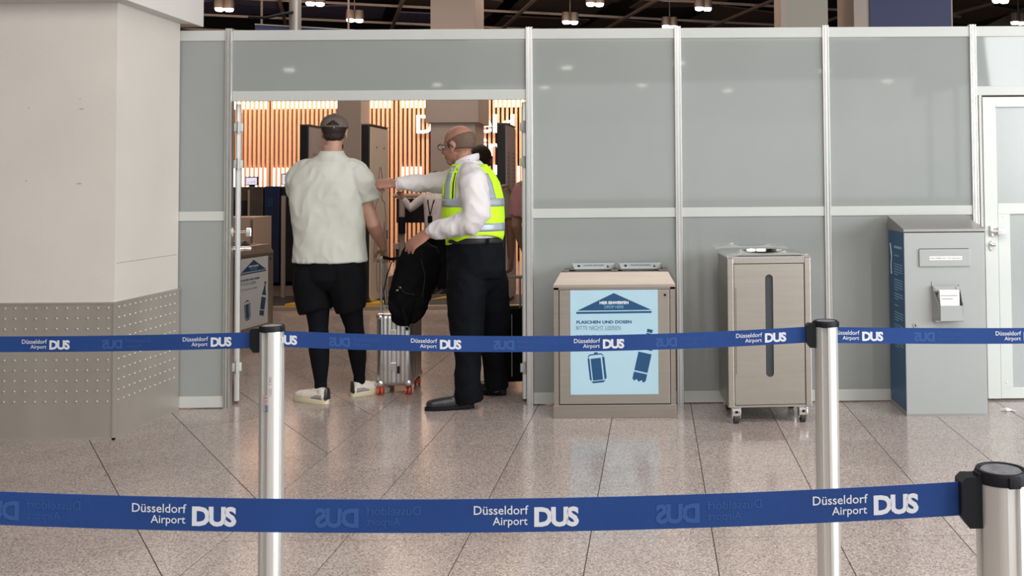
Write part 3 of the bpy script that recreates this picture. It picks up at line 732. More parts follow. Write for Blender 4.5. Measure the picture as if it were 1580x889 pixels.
q.build('fine_print', M['pale_print'], sp, smooth=False)
q = MB(); q.tube([(-w_-.0018, .335, 1.06), (-w_-.0018, .30, .98), (-w_-.0018, .32, .92), (-w_-.0018, .31, .86)], .0035, 6); q.build('print_emblem', M['white_print'], sp)
fl = MB().box(-.162, .158, -.012, .001, .932, 1.040, .003).build('slot_flap', M['greybox'], t, smooth=False)
MB().box(-.158, .150, -.004, .0, 1.038, 1.044).build('slot_gap', M['dark_gap'], t, smooth=False)
lb = MB().box(-.098, .106, -.0130, -.012, .972, .996).build('label_strip', M['paper'], fl, smooth=False)
q = MB(); text(q, 'Keine Abfälle, bitte - No waste please', -.092, .100, .979, .988, -.0135, bold=.015); q.build('label_lettering', M['print_black'], lb, smooth=False)
q = MB(); q.tube([(-.192, 0, .565), (-.192, -.005, .565)], .015, 20); lk = q.build('lock', M['handle'], t)
MB().box(-.195, -.189, -.007, -.004, .558, .572).build('keyhole', M['black_plastic'], lk, smooth=False)
h = MB(); x0, x1 = -.085, .085
h.box(x0, x1, -.004, 0, .60, .84)
h.add([(x0+.028, -.080, .600), (x1, -.080, .600), (x1, -.078, .695), (x0+.028, -.078, .695), (x0+.028, -.077, .600), (x1, -.077, .600), (x1, -.075, .695), (x0+.028, -.075, .695)], [(0, 1, 2, 3), (7, 6, 5, 4), (0, 4, 5, 1), (1, 5, 6, 2), (2, 6, 7, 3), (3, 7, 4, 0)])
for x in (x0, x1-.002): h.add([(x, -.002, .60), (x+(.028 if x < 0 else 0), -.08, .60), (x+(.028 if x < 0 else 0), -.08, .695), (x, -.03, .80), (x, -.002, .82), (x+.002, -.002, .60)], [(0, 1, 2, 3, 4)])
h.box(x0, x1, -.08, 0, .598, .602); h.box(x0, x1, -.032, -.028, .775, .812)
h.build('leaflet_holder', M['greybox'], t, smooth=False)
q = MB()
for xa, xb in (((x0+.028, -.081, .70), (x0+.006, -.033, .805)), ((x1, -.081, .70), (x1-.03, -.033, .805)), ((x0+.028, -.081, .600), (x1, -.081, .600)), ((x0+.028, -.081, .70), (x0+.028, -.081, .600))): q.tube([xa, xb], .0011, 6)
q.build('holder_edges', M['dark_gap'], t)
tl = thing('leaflet_stack', 'white leaflets standing in the holder of the grey drop box', 'leaflets', (1.825, 6.072, .605), R(.6))
for k in range(6):
    q = MB(); y = .022-.009*k; q.add([(-.056, y, 0), (.062, y, 0), (.062, y+.006, .185), (-.060, y+.006, .185), (-.056, y+.002, 0), (.062, y+.002, 0), (.062, y+.008, .185), (-.060, y+.008, .185)], [(0, 1, 2, 3), (7, 6, 5, 4), (0, 4, 5, 1), (1, 5, 6, 2), (2, 6, 7, 3), (3, 7, 4, 0)])
    pp = q.build('leaflet', M['paper'], tl, smooth=False)
q = MB(); q.box(-.055, .05, -.0195, -.019, .15, .153); q.box(-.05, .02, -.0205, -.02, .130, .133); q.build('leaflet_print', M['line'], tl, smooth=False)
tag = MB().tube([(2.20, 6.26, .004), (2.23, 6.235, .012), (2.26, 6.24, .006), (2.28, 6.21, .004)], [.008, .012, .006, .003], 6).build('paper_scrap', M['paper'], smooth=False)
tag['label'] = 'crumpled white paper scrap on the tiles right of the drop box'; tag['category'] = 'litter'

# ================================================================== BEHIND THE PARTITION
# columns rising past the partition
def column(name_label, x0, x1, y0, y1, z1, m, extra=None):
    c = struct_root('pillar', name_label, ((x0+x1)/2, (y0+y1)/2, 0))
    MB().box(x0, x1, y0, y1, 0, z1).build('shaft', m, c, smooth=False, world=True); return c
c = column('wide beige column behind the staff member, with a thicker upper part', -3.22, -2.58, 14, 14.75, 5.9, M['column'])
MB().box(-3.28, -2.52, 13.94, 14.85, 2.385, 3.1).build('collar', M['column'], c, smooth=False, world=True)
column('taupe wall pier behind the man in the cap', -5.22, -4.83, 16, 16.5, 3.7, M['column_dim'])
c = column('olive column above the right half of the partition', 1.33, 1.81, 10, 10.6, 5.9, M['column_green'])
MB().box(1.325, 1.382, 9.995, 10.5, 0, 5.9).build('edge_strip', M['column'], c, smooth=False, world=True)
c = column('beige column carrying the blue banner', 2.08, 3.10, 10, 10.9, 5.9, M['column'])
MB().box(2.24, 3.08, 9.98, 10.0, 2.6, 5.6).build('blue_banner', M['banner'], c, smooth=False, world=True)
t = thing('service_pipe', 'grey round pipe hanging from the ceiling, seen above the doorway header', 'pipe', (-4.44, 12, 0))
MB().cyl((0, 0), .072, 3.25, 5.9, 20).build('tube', M['greybox_lid'], t)
MB().tube([(0, -.07, 3.63), (-.10, -.12, 3.60), (-.30, -.14, 3.55), (-.52, -.14, 3.56)], .018, 10).build('cable', M['black_plastic'], t)
t = thing('ceiling_sign', 'dark blue sign board edge just above the doorway header', 'sign', (-4.6, 12.2, 3.3))
MB().add([(-5.02, 12.2, 3.30), (-3.75, 12.2, 3.22), (-3.75, 12.2, 3.445), (-5.02, 12.2, 3.53), (-5.02, 12.26, 3.30), (-3.75, 12.26, 3.22), (-3.75, 12.26, 3.445), (-5.02, 12.26, 3.53)], [(0, 1, 2, 3), (7, 6, 5, 4), (0, 4, 5, 1), (1, 5, 6, 2), (2, 6, 7, 3), (3, 7, 4, 0)]).build('board', M['banner'], t, smooth=False, world=True)
MB().add([(-5.02, 12.19, 3.52), (-3.75, 12.19, 3.44), (-3.75, 12.19, 3.45), (-5.02, 12.19, 3.535)], [(0, 1, 2, 3)]).build('edge_strip', M['greybox'], t, smooth=False, world=True)
for x in (-4.95, -3.85): MB().box(x-.01, x+.01, 12.22, 12.24, 3.44, 5.9).build('hanger', M['beam'], t, smooth=False, world=True)

# slat wall with lit letters
sw = struct_root('wall_slatted', 'warm wooden slat wall with glowing light bars between the slats', (-5.5, 19, 0))
MB().box(-11.5, 0, 19.2, 19.3, 0, 4.1).build('backing', M['slat_back'], sw, smooth=False, world=True)
t = MB(); k = 0
while -11.4+.0868*k < -.1:
    x = -11.4+.0868*k; t.box(x, x+.046, 19.0, 19.10, 0, 4.08); k += 1
t.build('slats', M['wood'], sw, smooth=False, world=True, kind='stuff')
for nm, zs, grp in (('light_bars', (3.02, 3.42), ((-8.3, -7.62), (-7.46, -6.70), (-6.58, -6.1), (-5.66, -5.17), (-4.95, -4.50), (-3.15, -2.45))), ('light_bars', (1.45, 1.86), ((-8.3, -7.62), (-7.46, -7.2), (-4.98, -4.55), (-3.0, -2.5)))):
    for a, b in grp:
        t = MB(); k = 0
        while -11.4+.0868*k < b:
            x = -11.4+.0868*k+.046
            if x >= a: t.box(x, x+.0408, 19.0, 19.05, zs[0], zs[1])
            k += 1
        t.build(nm, M['lamp'], sw, smooth=False, world=True)
sg = thing('letter_sign', 'glowing white wall lettering on the slat wall', 'sign', (-3.9, 18.9, 1.7))
def letter(ch, x0, x1, z0, z1):
    P, F = text2d(ch, x0, x1, z0, z1, bold=.012); m_ = MB(); n = len(P)
    m_.add([(x, 18.90, z) for x, z in P]+[(x, 18.95, z) for x, z in P], F+[tuple(i+n for i in reversed(f)) for f in F])
    m_.build('letter', M['letter'], sg, smooth=False, world=True)
for ch, a, b, z0, z1 in (('D', -4.62, -4.30, 2.51, 2.87), ('e', -3.42, -3.16, 2.51, 2.77), ('l', -3.13, -3.06, 2.51, 2.87), ('d', -2.98, -2.72, 2.51, 2.87),
                         ('i', -3.33, -3.26, 2.06, 2.40), ('n', -3.21, -2.99, 2.06, 2.30), ('l', -3.12, -3.05, 1.69, 1.88)): letter(ch, a, b, z0, z1)

# body scanner platform and panels
t = thing('scanner_platform', 'low metal platform with black rubber mat and yellow edge marks', 'platform', (-3.6, 12.4, 0))
MB().box(-6.2, -1.2, 11.62, 12.86, 0, .045, .004).build('base', M['platform'], t, smooth=False, world=True)
MB().box(-6.1, -1.3, 11.75, 12.75, .045, .052).build('mat', M['matdark'], t, smooth=False, world=True)
for a, b in ((-4.42, -4.22), (-3.50, -3.26)):
    MB().slab([(a, 11.66), (b, 11.66), (b, 11.98), (a+.08, 11.98)], .045, .075).build('yellow_mark', M['yellow'], t, smooth=False, world=True)
MB().slab([(-2.80, 12.2), (-2.62, 12.4), (-2.62, 12.5), (-2.70, 12.5)], .052, .058).build('yellow_mark', M['yellow'], t, smooth=False, world=True)
def scan_panel(label, x, y, beige):
    t = thing('body_scanner', label, 'scanner', (x, y, .052))
    L, T, H_ = .80, .115, 2.17
    MB().box(-T, -.012, 0, L, .02, H_, .01).build('casing', M['scanner_black'], t, smooth=False)
    # face looks to +x
    pts = []; rr = .09
    for cy, cz, a0 in ((rr, .03+rr, PI), (L-rr, .03+rr, 1.5*PI), (L-.02, H_-.03, 0), (.02, H_-.03, .5*PI)):
        if cz < 1:
            for k in range(6): a = a0+k/5*PI/2; pts.append((cy+rr*math.cos(a), cz+rr*math.sin(a)))
        else: pts.append((cy, cz))
    n = len(pts); m_ = MB(); m_.add([(-.012, a, b) for a, b in pts]+[(.0, a, b) for a, b in pts], [tuple(range(n)), tuple(range(2*n-1, n-1, -1))]+[(i, (i+1) % n, (i+1) % n+n, i+n) for i in range(n)])
    fc = m_.build('face', M['scanner_beige' if beige else 'scanner_grey'], t, smooth=False)
    q = MB()
    if beige:       # outline of a standing figure with raised arms
        c = L*.53
        def ln(pts): q.tube([(.002, c+a, b) for a, b in pts], .0045, 6)
        ln([(-.075, 1.27), (-.085, 1.36), (-.07, 1.55), (-.035, 1.64), (.0, 1.66), (.035, 1.64), (.07, 1.55), (.085, 1.36), (.075, 1.27)])
        for s in (-1, 1):
            ln([(s*.075, 1.27), (s*.09, 1.25), (s*.19, 1.22), (s*.235, 1.05), (s*.28, .62), (s*.30, .52), (s*.25, .50), (s*.17, .98), (s*.15, .70), (s*.17, .30), (s*.12, .12)])
            ln([(s*.03, .10), (s*.02, .55)])
            q.tube([(.0, c+s*.16, 1.90), (.006, c+s*.16, 1.90)], .014, 8)
        q.box(.0, .008, L-.10, L-.05, .75, .86)
    else:
        for col_ in (.15, .22, .52, .60, .68):
            for k in range(12): q.box(0, .002, col_, col_+.03, 1.25+k*.05, 1.28+k*.05)
        for k in range(9): q.box(0, .002, .2, .6, .4+k*.05, .42+k*.05)
    q.build('figure_outline' if beige else 'vent_slots', M['line'], fc)
    t2 = MB(); t2.box(-T-.002, .002, .002, L, H_-.004, H_+.006); t2.build('top_edge', M['line'], t, smooth=False)
    return t
scan_panel('body scanner panel whose beige face carries a figure outline, between the two standing men', -3.42, 11.72, True)
scan_panel('black body scanner panel with a grey face, left of the capped man\'s head', -4.16, 11.72, False)
scan_panel('black body scanner panel with slotted grey face at the right door edge', -1.78, 11.72, False)

# baggage machines at the left
t = thing('baggage_scanner', 'dark blue and black baggage scanner with a metal pole in front', 'scanner', (-4.5, 13.6, .0))
MB().box(-5.17, -4.97, 12.9, 14.2, .21, 1.485, .01).build('blue_side', M['mach_blue'], t, smooth=False, world=True)
MB().box(-4.97, -4.05, 12.95, 14.2, .22, 1.47, .01).build('black_hood', M['scanner_black'], t, smooth=False, world=True)
MB().box(-5.17, -3.7, 13.45, 14.0, 0, .215).build('plinth', M['beige_cab'], t, smooth=False, world=True)
m_ = MB(); m_.box(-4.86, -4.62, 12.93, 12.95, 1.22, 1.31); m_.box(-4.84, -4.66, 12.92, 12.93, 1.18, 1.2); m_.build('control_strip', M['line'], t, smooth=False, world=True)
m_ = MB()
for k in range(4): m_.box(-5.12, -5.05, 12.89, 12.9, 1.22+k*.03, 1.235+k*.03)
m_.build('side_print', M['side_blue'], t, smooth=False, world=True)
MB().tube([(-4.80, 12.6, .05), (-4.80, 12.6, 1.36)], .03, 12).build('pole', M['column'], t, world=True)
m_ = MB(); m_.box(-5.17, -3.7, 13.0, 13.45, 0, .16); m_.build('foot_step', M['beige_cab'], t, smooth=False, world=True)
def monitor(label, x, y, w_, h_, icon):
    t = thing('monitor', label, 'monitor', (x, y, 1.49))
    MB().box(-w_/2, w_/2, 0, .03, .01, h_, .003).build('housing', M['black_plastic'], t, smooth=False)
    s = MB().box(-w_/2+.01, w_/2-.01, -.002, 0, .02, h_-.012).build('screen', M['screen'], t, smooth=False)
    if icon:
        q = MB()
        for k in range(3): q.box(-.05+k*.04, -.03+k*.04, -.003, -.002, .04, .055+.01*k)
        q.build('screen_icon', M['screen_pink'], s, smooth=False)
    MB().box(-.03, .03, .01, .05, -.012, .012).build('stand', M['black_plastic'], t, smooth=False)
monitor('small lit screen with icons on the smoked machine left of the blue one', -5.375, 12.98, .165, .125, True)
monitor('plain pale lit screen on the blue baggage scanner', -4.94, 13.1, .16, .165, False)
t = thing('smoked_machine', 'smoked glass and brown cabinet left of the blue scanner', 'machine', (-5.5, 13.2, 0))
MB().box(-5.9, -5.19, 12.9, 13.9, 0, 1.48, .01).build('body', M['mach_brown'], t, smooth=False, world=True)
MB().box(-5.62, -5.40, 12.87, 12.9, .75, 1.30).build('dark_window', M['scanner_black'], t, smooth=False, world=True)
m_ = MB(); m_.box(-5.38, -5.36, 12.88, 12.9, .6, 1.44); m_.build('frame_strip', M['beige_cab'], t, smooth=False, world=True)
t = thing('beige_cabinet', 'beige cabinet behind the sideways recycling bin', 'cabinet', (-4.75, 11.2, 0))
MB().box(-5.2, -4.56, 11.1, 11.6, 0, 1.13, .006).build('body', M['beige_cab'], t, smooth=False, world=True)
MB().box(-4.60, -4.575, 11.09, 11.1, .1, 1.1).build('door_gap', M['line'], t, smooth=False, world=True)

# conveyor rail between the scanner panel and the staff member
t = thing('conveyor_frame', 'metal rail frame with grey trays behind the staff member\'s pointing arm', 'conveyor', (-2.7, 13.6, 0))
MB().tube([(-3.50, 13.5, 0), (-3.50, 13.5, 1.36)], .042, 12).build('post', M['column_dim'], t, world=True)
MB().tube([(-3.62, 13.5, 1.34), (-2.2, 13.5, 1.34)], .03, 10).build('rail', M['column_dim'], t, world=True)
MB().tube([(-3.48, 13.42, .82), (-3.48, 13.42, 1.05)], .05, 10).build('hand_grip', M['black_plastic'], t, world=True)
MB().box(-3.62, -2.0, 13.5, 14.0, .60, .68, .01).build('belt_bed', M['column'], t, smooth=False, world=True)
MB().box(-3.62, -2.0, 13.6, 13.9, 0, .60, .01).build('under_panel', M['mach_brown'], t, smooth=False, world=True)
MB().box(-3.62, -3.05, 13.66, 13.9, .96, 1.30).build('dark_hood', M['scanner_black'], t, smooth=False, world=True)
t = thing('tray', 'tray with patterned cloth on the conveyor above the black bag', 'tray', (-2.95, 13.7, .68))
MB().box(-.35, .30, -.15, .15, 0, .05, .01).build('tray_body', M['greybox_lid'], t, smooth=False)
m_ = MB(); m_.ell((-.08, 0, .07), (.20, .12, .05)); m_.ell((.12, 0, .06), (.12, .1, .04)); m_.build('folded_cloth', M['camo'], t)

# ================================================================== PEOPLE
def head(mb, c, yaw, s=1.0, tilt=0., ears=True):
    """head pieces; local +x is where the face looks"""
    m = Matrix.Translation(c)@Matrix.Rotation(yaw, 4, 'Z')@Matrix.Rotation(tilt, 4, 'Y')@Matrix.Scale(s, 4)
    b = MB()
    b.ell((-.012, 0, .035), (.099, .077, .090), n=24, m=16)
    b.ell((.028, 0, -.025), (.062, .062, .090), n=20, m=14)
    b.ell((.043, 0, -.086), (.042, .044, .032)); b.ell((.0, 0, -.07), (.06, .055, .04))
    b.ell((.074, 0, .018), (.020, .050, .014))
    b.tube([(.088, 0, .008), (.100, 0, -.012), (.110, 0, -.030)], [.008, .010, .013], 10, cap='round')
    b.ell((.096, .011, -.034), (.012, .008, .008)); b.ell((.096, -.011, -.034), (.012, .008, .008))
    b.ell((.084, 0, -.058), (.012, .024, .007)); b.ell((.082, 0, -.068), (.011, .021, .007))
    for sy in (-1, 1):
        b.ell((.058, sy*.036, -.03), (.026, .022, .026))
        if ears:
            b.ell((-.008, sy*.079, -.008), (.018, .008, .033), Matrix.Rotation(-.25, 3, 'Y')); b.ell((-.004, sy*.083, .016), (.016, .008, .012)); b.ell((-.004, sy*.078, -.032), (.010, .008, .012))
    b.tube([(-.028, 0, -.05), (-.040, 0, -.11), (-.050, 0, -.19)], [.054, .054, .066], 18)
    b.xf(m); mb.add(b.v, b.f); return m
def eyes(parent, m):
    for sy in (-1, 1):
        e = MB().ell((.081, sy*.031, .000), (.010, .013, .008)).xf(m).build('eye', mat('eye_white', (.55, .5, .48), .2), parent, world=True)
        MB().ell((.0895, sy*.031, .000), (.003, .005, .005)).xf(m).build('iris', M['hair_dark'], e, world=True)
def hand(mb, wrist, d, palm, side, curl=(40, 50, 30), s=1.0, spread=.0, thumb=(.5, .6, .3)):
    """palm plus four fingers and a thumb; d = knuckle direction, palm = way the fingers curl, side = thumb side"""
    W = Vector(wrist); d = Vector(d).normalized(); p = Vector(palm); p = (p-d*p.dot(d)).normalized(); t = d.cross(p)
    if t.dot(Vector(side)) < 0: t = -t
    mb.tube([W-d*.035*s, W+d*.012*s, W+d*.048*s, W+d*.088*s], [(.020*s, .027*s), (.016*s, .032*s), (.015*s, .040*s), (.012*s, .041*s)], 14, ref=p, cap='round')
    for k, (off, ln, r_) in enumerate(((.031, .072, .0098), (.0105, .082, .0102), (-.0105, .076, .0098), (-.030, .060, .0088))):
        base = W+d*(.083-.004*abs(k-1))*s+t*off*s; q = d+t*(off*spread*8); q.normalize()
        path = [base-d*.012*s, base]; ang = 0
        for j, fr in enumerate((.45, .31, .26)):
            ang += R(curl[j]*(1+.08*(k-1))); v = q*math.cos(ang)+p*math.sin(ang); path.append(path[-1]+v*ln*fr*s)
        mb.tube(path, [r_*s*1.05, r_*s*1.05, r_*s, r_*s*.92, r_*s*.8], 10, cap='round')
    b = W+d*.022*s+t*.026*s; a = (d*thumb[0]+t*thumb[1]+p*thumb[2]).normalized(); c = (d*.9+t*.12+p*(thumb[2]+.25)).normalized()
    mb.tube([b-a*.01, b+a*.034*s, b+a*.034*s+c*.028*s, b+a*.034*s+c*.052*s], [.015*s, .0125*s, .0115*s, .0095*s], 10, cap='round')
def shoe(parent, heel, ang, L=.29, kind='sneaker', z=0.):
    """heel point on the floor, ang = direction of the toe"""
    m = Matrix.Translation((heel[0], heel[1], z))@Matrix.Rotation(ang, 4, 'Z')
    def sole_ring(zz, k, x0=0, x1=1):
        out = []
        for i in range(28):
            a = 2*PI*i/28; u = .5-.5*math.cos(a); x = (x0+u*(x1-x0))*L
            wd = .036+.013*math.sin(min(1, u*1.15)*PI*.62) ; w_ = wd*abs(math.sin(a))**.62*(1 if a < PI else -1)
            out.append((x, w_*k, zz))
        return out
    def stack(levels):
        b = MB(); vs = []
        for q in levels: vs += sole_ring(*q)
        n = 28; mm = len(levels); b.add(vs, [tuple(range(n-1, -1, -1)), tuple(range((mm-1)*n, mm*n))]+[(i*n+k, i*n+(k+1) % n, (i+1)*n+(k+1) % n, (i+1)*n+k) for i in range(mm-1) for k in range(n)])
        return b.xf(m)
    s_h = .034 if kind == 'sneaker' else .022; f = 1.0 if kind == 'sneaker' else 1.25
    sm, um, cm = (M['sole'], M['shoe_white'], M['shoe_grey']) if kind == 'sneaker' else ((M['black_plastic'], M['leather'], M['leather']) if kind == 'leather' else (M['sole'], M['tan'], M['tan']))
    sh = stack([(0, .96), (.004, 1.03), (s_h, 1.0)]).build('shoe_sole', sm, parent, world=True, ang=50)
    b = MB()
    b.tube([(.035*L/.29, 0, s_h+.014*f), (.10, 0, s_h+.018*f), (.18*L/.29, 0, s_h+.014*f), (L-.045, 0, s_h+.012*f)], [(.032*f, .037), (.038*f, .041), (.036*f, .047), (.026*f, .040)], 18, ref=(0, 0, 1), cap='round')
    b.tube([(.050, 0, s_h+.02), (.052, 0, s_h+.065)], [(.040, .036), (.036, .032)], 18, cap=True)
    b.tube([(.06, 0, s_h+.060*f), (.12, 0, s_h+.047*f), (.19*L/.29, 0, s_h+.026*f)], [(.014, .026), (.016, .030), (.012, .030)], 14, ref=(0, 0, 1), cap='round')
    b.xf(m); u = b.cloth('shoe_upper', um, parent, .005, 2)
    if kind == 'leather': b = MB().tube([(.045, 0, s_h+.04), (.05, 0, s_h+.085)], [(.044, .040), (.046, .042)], 18).xf(m); b.build('shoe_collar', um, u, world=True)
    c = MB(); c.tube([(.012, 0, s_h+.004), (.010, 0, s_h+.06)], [(.014, .030), (.010, .022)], 12, cap='round'); c.xf(m); c.build('heel_counter', M['leather'] if kind != 'tan' else um, u, world=True)
    if kind == 'sneaker': MB().tube([(.030, 0, s_h+.012), (.075, 0, s_h+.012), (.115, 0, s_h+.006)], [(.026, .0405), (.026, .0455), (.014, .044)], 18, ref=(0, 0, 1)).xf(m).build('heel_panel', cm, u, world=True)
    q = MB()
    for k in range(5): x = .105+k*.018; zz = s_h+(.064-.0065*k)*f; q.tube([(x, -.020, zz-.008), (x, 0, zz+.002), (x, .020, zz-.008)], .0028, 6)
    q.xf(m); q.build('laces', sm if kind == 'sneaker' else um, u, world=True)
    return sh

# ---------------------------------------------------------------- man in the cap, seen from behind
p1 = thing('person', 'man seen from behind in brown cap, cream t-shirt and black shorts, holding a suitcase handle', 'person', (-2.2, 6.68, 0))
bd = MB()
hm = head(bd, (-2.205, 6.705, 1.833), R(102), 1.0)
bd.tube([(-2.215, 6.67, 1.74), (-2.225, 6.67, 1.64), (-2.235, 6.68, 1.54)], [(.056, .056), (.056, .056), (.07, .06)], 20)
bd.loft([(-2.23, 6.68, .80, .16, .11), (-2.23, 6.68, 1.0, .20, .12), (-2.24, 6.68, 1.3, .19, .11), (-2.235, 6.68, 1.50, .18, .09), (-2.23, 6.68, 1.60, .10, .08)], 28)
# right arm down to the case handle
sh_r = Vector((-2.045, 6.68, 1.545)); el_r = Vector((-1.945, 6.73, 1.20)); wr_r = Vector((-1.925, 6.925, 1.025))
bd.tube([sh_r, sh_r.lerp(el_r, .35), sh_r.lerp(el_r, .75), el_r, el_r.lerp(wr_r, .28), el_r.lerp(wr_r, .7), wr_r], [.050, .052, .048, .046, .047, .036, (.024, .031)], 16, cap='round')
hand(bd, wr_r+Vector((-.006, .03, -.02)), (-.12, .55, -.62), (-.55, -.35, -.55), (-.6, .4, .3), (62, 70, 40), 1.0)
# left arm bent in front of the body
sh_l = Vector((-2.425, 6.68, 1.545)); el_l = Vector((-2.475, 6.80, 1.27)); wr_l = Vector((-2.33, 7.00, 1.24))
bd.tube([sh_l, sh_l.lerp(el_l, .5), el_l, el_l.lerp(wr_l, .5), wr_l], [.048, .052, .046, .04, .03], 16, cap='round')
hand(bd, wr_l, (.8, .55, .1), (.2, -.1, -1), (.3, .6, .6), (35, 40, 25))
hipL = Vector((-2.33, 6.68, .86)); knL = Vector((-2.293, 6.66, .50)); anL = Vector((-2.277, 6.655, .10))
hipR = Vector((-2.11, 6.69, .86)); knR = Vector((-2.085, 6.74, .50)); anR = Vector((-2.083, 6.86, .11))
for a, b, c in ((hipL, knL, anL), (hipR, knR, anR)):
    bd.tube([a, a.lerp(b, .5), b, b.lerp(c, .35), b.lerp(c, .8), c, c+Vector((0, 0, -.05))], [.085, .07, .052, .052, .034, .032, .035], 16, cap='round')
bd.cloth('body', M['skin'], p1, .0065, 2)
eyes(p1, hm)
# hair under the cap, short beard along the jaw
h = MB(); h.ell((-.018, 0, .03), (.101, .081, .082), n=24, m=14); h.ell((-.05, 0, -.022), (.055, .068, .045), n=18, m=12)
h.ell((-.082, 0, .03), (.022, .045, .03)); h.xf(hm); h.cloth('hair', M['hair_dark'], p1, .005, 1, .004, 2, (60, 60, 60))
h = MB(); h.ell((.035, 0, -.09), (.055, .058, .035)); h.xf(hm); h.cloth('beard', M['hair_dark'], p1, .006, 1)
# cap: dome, back opening with strap, peak on the far side
dm = MB(); NR, NC = 12, 40; vs = []; fs = []
for i in range(NR+1):
    ph = R(6)+(PI/2+.10-R(6))*i/NR
    for k in range(NC):
        th = 2*PI*k/NC; vs.append((-.012+.107*math.sin(ph)*math.cos(th), .092*math.sin(ph)*math.sin(th), .043+.086*math.cos(ph)))
for i in range(NR):
    for k in range(NC):
        dth = abs((k+.5)/NC*2*PI-PI)
        zc = (i+.5)/NR
        if zc > .70 and (dth/.50)**2+((1-zc)/.30)**2 < 1 and i < NR-1: continue
        fs.append((i*NC+k, i*NC+(k+1) % NC, (i+1)*NC+(k+1) % NC, (i+1)*NC+k))
fs.append(tuple(range(NC-1, -1, -1)))
dm.add(vs, fs); dm.xf(hm)
cp = dm.build('cap', M['cap_cloth'], p1, world=True, ang=80)
sd = cp.modifiers.new('thick', 'SOLIDIFY'); sd.thickness = .003; sd.offset = 0
q = MB(); q.ell((-.012, 0, .130), (.010, .010, .006)); q.xf(hm); q.build('cap_button', M['cap_cloth'], cp, world=True)
q = MB()
for k in range(6):
    th = k*PI/3+.5; q.tube([(-.012+.1075*math.sin(f)*math.cos(th), .0925*math.sin(f)*math.sin(th), .043+.0865*math.cos(f)) for f in (.1, .5, .9, 1.3 if abs(th-PI) > .6 else 1.0)], .0018, 5)
q.xf(hm); q.build('cap_seams', M['cap_cloth'], cp, world=True)
q = MB(); q.add([(.085, -.07, .036), (.14, -.055, .03), (.165, 0, .028), (.14, .055, .03), (.085, .07, .036), (.085, -.07, .041), (.14, -.055, .036), (.165, 0, .034), (.14, .055, .036), (.085, .07, .041)], [(4, 3, 2, 1, 0), (5, 6, 7, 8, 9), (0, 1, 6, 5), (1, 2, 7, 6), (2, 3, 8, 7), (3, 4, 9, 8), (4, 0, 5, 9)]); q.xf(hm); q.build('cap_peak', M['cap_cloth'], cp, world=True)
q = MB(); q.tube([(-.119, -.012, .030), (-.120, -.006, .030)], [(.008, .008)]*2, 8); q.xf(hm); q.build('cap_clasp', M['handle'], cp, world=True)
# t-shirt
ts = MB()
ts.loft([(-2.226, 6.68, .952, .242, .165, .05, 2.3), (-2.226, 6.68, 1.02, .240, .165, .05, 2.3), (-2.232, 6.68, 1.18, .236, .155, .04, 2.4), (-2.245, 6.68, 1.38, .240, .150, 0, 2.5), (-2.245, 6.68, 1.50, .238, .140, 0, 2.4), (-2.24, 6.68, 1.575, .232, .120, 0, 2.2), (-2.232, 6.68, 1.625, .185, .10, 0, 2), (-2.225, 6.675, 1.648, .135, .100), (-2.214, 6.662, 1.676, .092, .092), (-2.208, 6.660, 1.700, .082, .082)], 48)
ts.tube([(-2.06, 6.68, 1.57), (-2.01, 6.68, 1.50), (-1.972, 6.69, 1.42), (-1.955, 6.695, 1.362)], [.078, .085, .076, (.070, .066)], 20)
ts.tube([(-2.41, 6.68, 1.57), (-2.455, 6.69, 1.51), (-2.468, 6.73, 1.43), (-2.468, 6.77, 1.385)], [.075, .082, .074, .068], 20)
ts.tube([(-2.40, 6.68, 1.575), (-2.07, 6.68, 1.575)], [.080, .080], 16, cap='round')
tee = ts.cloth('t_shirt', M['tee'], p1, .0075, 4, .018, 4, (8, 8, 5))
q = MB(); q.tube([(-2.208+.076*math.cos(a), 6.660+.077*math.sin(a), 1.701+.004*math.sin(a)) for a in [k*PI/12 for k in range(25)]], .006, 8); q.build('collar', M['tee'], tee, world=True)
# shorts and leggings
so = MB()
so.loft([(-2.228, 6.68, .99, .215, .14), (-2.228, 6.685, .92, .234, .160, 0, 2.3), (-2.228, 6.68, .84, .225, .155, 0, 2.3), (-2.225, 6.68, .76, .15, .10, 0, 2)], 40)
so.tube([(-2.345, 6.68, .90), (-2.345, 6.68, .80), (-2.336, 6.675, .70), (-2.318, 6.665, .612)], [(.118, .155), (.125, .155), (.121, .135), (.112, .118)], 22, ref=(1, 0, 0))
so.tube([(-2.110, 6.685, .90), (-2.108, 6.685, .80), (-2.100, 6.69, .70), (-2.086, 6.70, .615)], [(.118, .155), (.124, .155), (.112, .13), (.096, .112)], 22, ref=(1, 0, 0))
so.cloth('shorts', M['black_cloth'], p1, .008, 10, .010, 9)
lg = MB()
for pts, rr in (([(-2.325, 6.68, .76), (-2.30, 6.665, .60), (-2.293, 6.66, .50), (-2.287, 6.65, .36), (-2.280, 6.652, .26), (-2.277, 6.656, .14), (-2.277, 6.656, .075)], [.10, .075, .063, .068, .058, .040, .040]),
                ([(-2.105, 6.69, .76), (-2.090, 6.72, .60), (-2.075, 6.74, .50), (-2.070, 6.765, .38), (-2.068, 6.80, .28), (-2.074, 6.85, .15), (-2.076, 6.865, .085)], [.10, .078, .063, .065, .058, .039, .040])):
    lg.tube(pts, rr, 20, cap=True)
lg.tube([(-2.3, 6.68, .80), (-2.1, 6.68, .80)], .09, 16, cap='round')
lg.cloth('leggings', M['legging'], p1, .007, 2, .003, 1)
shoe(p1, (-2.205, 6.60), R(155), .30, 'sneaker'); shoe(p1, (-2.120, 6.815), R(42), .29, 'sneaker')

